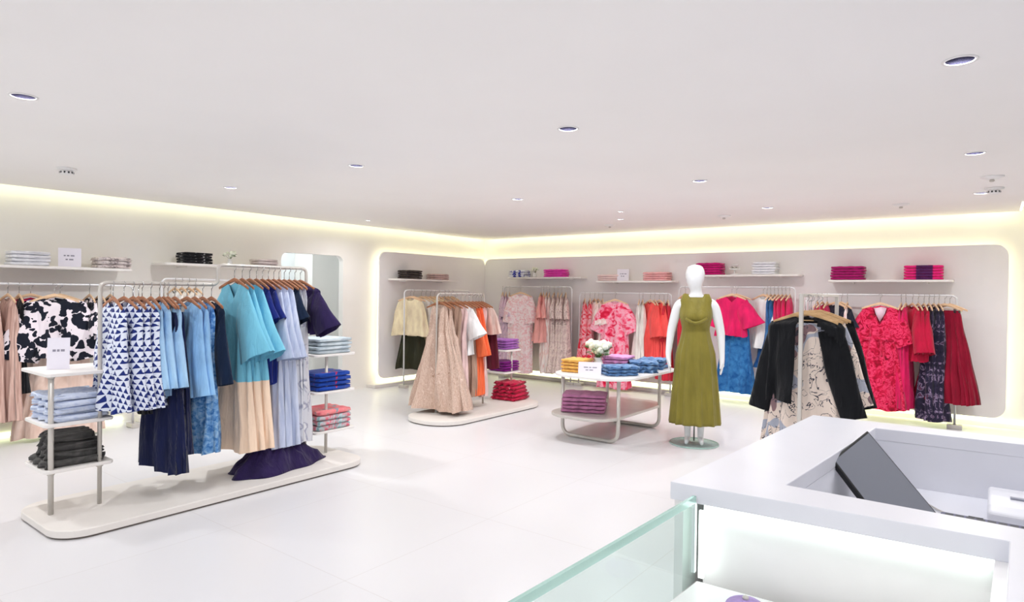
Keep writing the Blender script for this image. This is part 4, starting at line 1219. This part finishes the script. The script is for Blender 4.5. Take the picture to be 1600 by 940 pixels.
# top ring as convex pieces around the well
def piece(poly, z0=.895, z1=.95): prism(tm, poly, z0, z1)
A0, A1, A2, A3, A4, A5 = o1
W0, W1, W2, W3 = wellp
tb = bmesh.new()
def ring_top(z):
    return None
allp = [A0, A5, A4, A3, A2, A1]; 
vt = {}
for z in (.895, .95):
    for nme, p in zip(('A0', 'A1', 'A2', 'A3', 'A4', 'A5', 'W0', 'W1', 'W2', 'W3'), o1 + wellp): vt[nme, z] = tb.verts.new((p[0], p[1], z))
cells = [('A0', 'W0', 'W1', 'A1'), ('A1', 'W1', 'W2', 'A2'), ('A2', 'W2', 'W3', 'A3'), ('A3', 'W3', 'A5', 'A4'), ('A5', 'W3', 'W0', 'A0')]
for c in cells:
    for z in (.895, .95): tb.faces.new([vt[n, z] for n in c])
for loop in (('A0', 'A1', 'A2', 'A3', 'A4', 'A5'), ('W0', 'W1', 'W2', 'W3')):
    for i in range(len(loop)):
        a, c = loop[i], loop[(i + 1) % len(loop)]
        tb.faces.new((vt[a, .895], vt[c, .895], vt[c, .95], vt[a, .95]))
bev(part(CT, 'worktop', tb, M['counter'], False), .003, 2)
# body panels below the top and the inner till well
bd = bmesh.new()
def wallseg(bm, p, q, th, z0, z1):
    p = Vector(p).to_3d(); q = Vector(q).to_3d(); d = (q - p).normalized(); n = Vector((-d.y, d.x, 0)) * th
    prism(bm, [(p.x, p.y), (q.x, q.y), (q.x + n.x, q.y + n.y), (p.x + n.x, p.y + n.y)], z0, z1)
wallseg(bd, (-.738, 1.99), (.036, 2.055), .03, 0, .895)      # front, lit panel of the case
wallseg(bd, (-.735, 3.47), (-.822, 1.955), .03, 0, .895)      # left side
wallseg(bd, (1.48, 3.54), (-.72, 3.47), .03, 0, .895)
wallseg(bd, (.035, 2.04), (.005, .82), -.03, 0, .895)
wallseg(bd, (.005, .82), (1.48, .82), .03, 0, .895)
part(CT, 'carcass', bd, M['white'], False)
wb = bmesh.new()
for i in range(4): wallseg(wb, wellp[i], wellp[(i + 1) % 4], .012, .70, .8945)
prism(wb, [(p[0] + dx, p[1] + dy) for p, dx, dy in zip(wellp, (-.02, -.02, .02, .02), (-.02, .02, .02, -.02))], .675, .70)
part(CT, 'till_well', wb, M['counter'], False)

DC = tag(empty('display_case', (-.4, 1.5, 0)), 'glass display case attached to the front of the sales counter', 'display case')
def gl(p, q, th, z0, z1):
    bm = bmesh.new(); wallseg(bm, p, q, th, z0, z1); return bm
pane = part(DC, 'side_glass', gl((-.745, 1.915), (-.79, .62), .010, .66, .905), M['glass'], False)
eg = part(DC, 'glass_edge', gl((-.745, 1.915), (-.79, .62), .010, .905, .9265), M['glassedge'], False); eg['label'] = 'green polished glass edge'
part(DC, 'corner_strip', B(-.752, -.742, 1.925, 1.940, .68, .915), M['railw'], False)
part(DC, 'case_floor', prism(bmesh.new(), [(-.80, .62), (.0, .62), (.03, 1.97), (-.735, 1.93)], .62, .655), M['white'], False)
part(DC, 'case_plinth', prism(bmesh.new(), [(-.79, .64), (-.01, .64), (.02, 1.96), (-.73, 1.92)], 0, .6195), M['white'], False)
ls = bmesh.new()
wallseg(ls, (-.725, 1.955), (.028, 2.02), .012, .872, .892)
ls2 = bmesh.new(); wallseg(ls2, (-.737, 1.945), (-.722, 1.946), .012, .66, .872)
part(DC, 'led_strip', ls, M['ledw'], False); part(DC, 'led_strip', ls2, M['ledw'], False)
cvr = bmesh.new(); bmesh.ops.create_uvsphere(cvr, u_segments=24, v_segments=14, radius=.055)
for v in cvr.verts: v.co.z *= .45
o = link('pouch', cvr, cloth('lilac_pouch_cloth', (176, 150, 204))); o.location = (-.545, 1.80, .681); tag(o, 'small round lilac pouch inside the glass display case', 'pouch')
link('clasp', lathe(bmesh.new(), [(.008, .024), (.009, .03), (.004, .034)], 12), M['metal'], o)

# touchscreen leaning in the till well
SCN = tag(empty('touchscreen_monitor', (-.33, 2.70, .70)), 'black framed touchscreen monitor leaning in the till well', 'monitor')
c0, c1, c2 = Vector((-.50, 2.70, .925)), Vector((-.42, 2.98, 1.0)), Vector((-.166, 2.835, .75))
c3 = c0 + (c2 - c1)
nrm = (c1 - c0).cross(c2 - c1).normalized()
if nrm.z < 0: nrm = -nrm
def slabq(qs, off, th):
    bm = bmesh.new()
    hi = [bm.verts.new(q + nrm * off) for q in qs]; lo = [bm.verts.new(q + nrm * (off - th)) for q in qs]
    bm.faces.new(hi); bm.faces.new(lo[::-1])
    for i in range(4): bm.faces.new((hi[i], hi[(i + 1) % 4], lo[(i + 1) % 4], lo[i]))
    return bm
bev(part(SCN, 'bezel', slabq([c0, c1, c2, c3], 0, .022), M['black'], False), .004, 2)
cen = (c0 + c2) / 2
ins = [cen + (q - cen) * .945 for q in (c0, c1, c2, c3)]
tsc = NT('grey_reflection_screen'); tsc.b.inputs['Base Color'].default_value = lin((120, 124, 134)); tsc.b.inputs['Roughness'].default_value = .12  # base greyed to stand in for white surroundings reflected in the glass
part(SCN, 'screen', slabq(ins, .0008, .001), tsc.m, False)
part(SCN, 'stand', tube(bmesh.new(), [tuple(cen - nrm * .02), tuple(cen - nrm * .08 + Vector((0, 0, -.02))), (cen.x - .06, cen.y + .03, .715)], .018), M['black'])
part(SCN, 'stand_foot', prism(bmesh.new(), rrect(cen.x - .16, cen.x + .04, cen.y - .08, cen.y + .13, .03), .7005, .715), M['black'], False)
KB = tag(empty('keyboard', (-.02, 2.80, .70)), 'slim dark keyboard lying in the till well beside the monitor', 'keyboard')
bev(part(KB, 'body', prism(bmesh.new(), rrect(-.16, .34, 2.74, 2.93, .01, 3), .7005, .735), plain('slate_plastic', (92, 92, 120), .5), False), .003, 2)
kk = bmesh.new()
for i in range(14):
    for j in range(4): box(kk, -.145 + i * .032, -.12 + i * .032, 2.755 + j * .040, 2.785 + j * .040, .7345, .740)
part(KB, 'keys', kk, M['dark'], False)
MS = tag(empty('cable_plug', (-.06, 2.94, .70)), 'dark cable plug behind the keyboard', 'plug')
part(MS, 'plug_body', tube(bmesh.new(), [(-.075, 2.925, .722), (-.03, 2.925, .722)], .016), M['dark'])
part(MS, 'cable', tube(bmesh.new(), fillet([(-.075, 2.925, .722), (-.16, 3.02, .706), (-.28, 3.2, .706)], .05), .0035, 6), M['metal'])
PR = tag(empty('receipt_printer', (.10, 3.06, .70)), 'white receipt printer at the right end of the till well', 'printer')
pb = bmesh.new()
prof = [(2.96, .7005), (3.22, .7005), (3.22, .83), (3.13, .84), (3.0, .80), (2.96, .765)]
prof = [(y + .05, .7005 + (z - .7005) * .62) for y, z in prof]
lo = [pb.verts.new((-.02, y, z)) for y, z in prof]; hi = [pb.verts.new((.24, y, z)) for y, z in prof]
pb.faces.new(lo); pb.faces.new(hi[::-1])
for i in range(6): pb.faces.new((lo[i], lo[(i + 1) % 6], hi[(i + 1) % 6], hi[i]))
bev(part(PR, 'housing', pb, M['counter'], False), .012, 3)
part(PR, 'paper_slot', B(.05, .21, 3.12, 3.14, .770, .783), plain('slot_grey', (150, 152, 165), .5), False)
part(PR, 'side_panel', B(.1, .2, 2.995, 3.011, .71, .735), plain('grey_plastic', (196, 200, 214), .5), False)
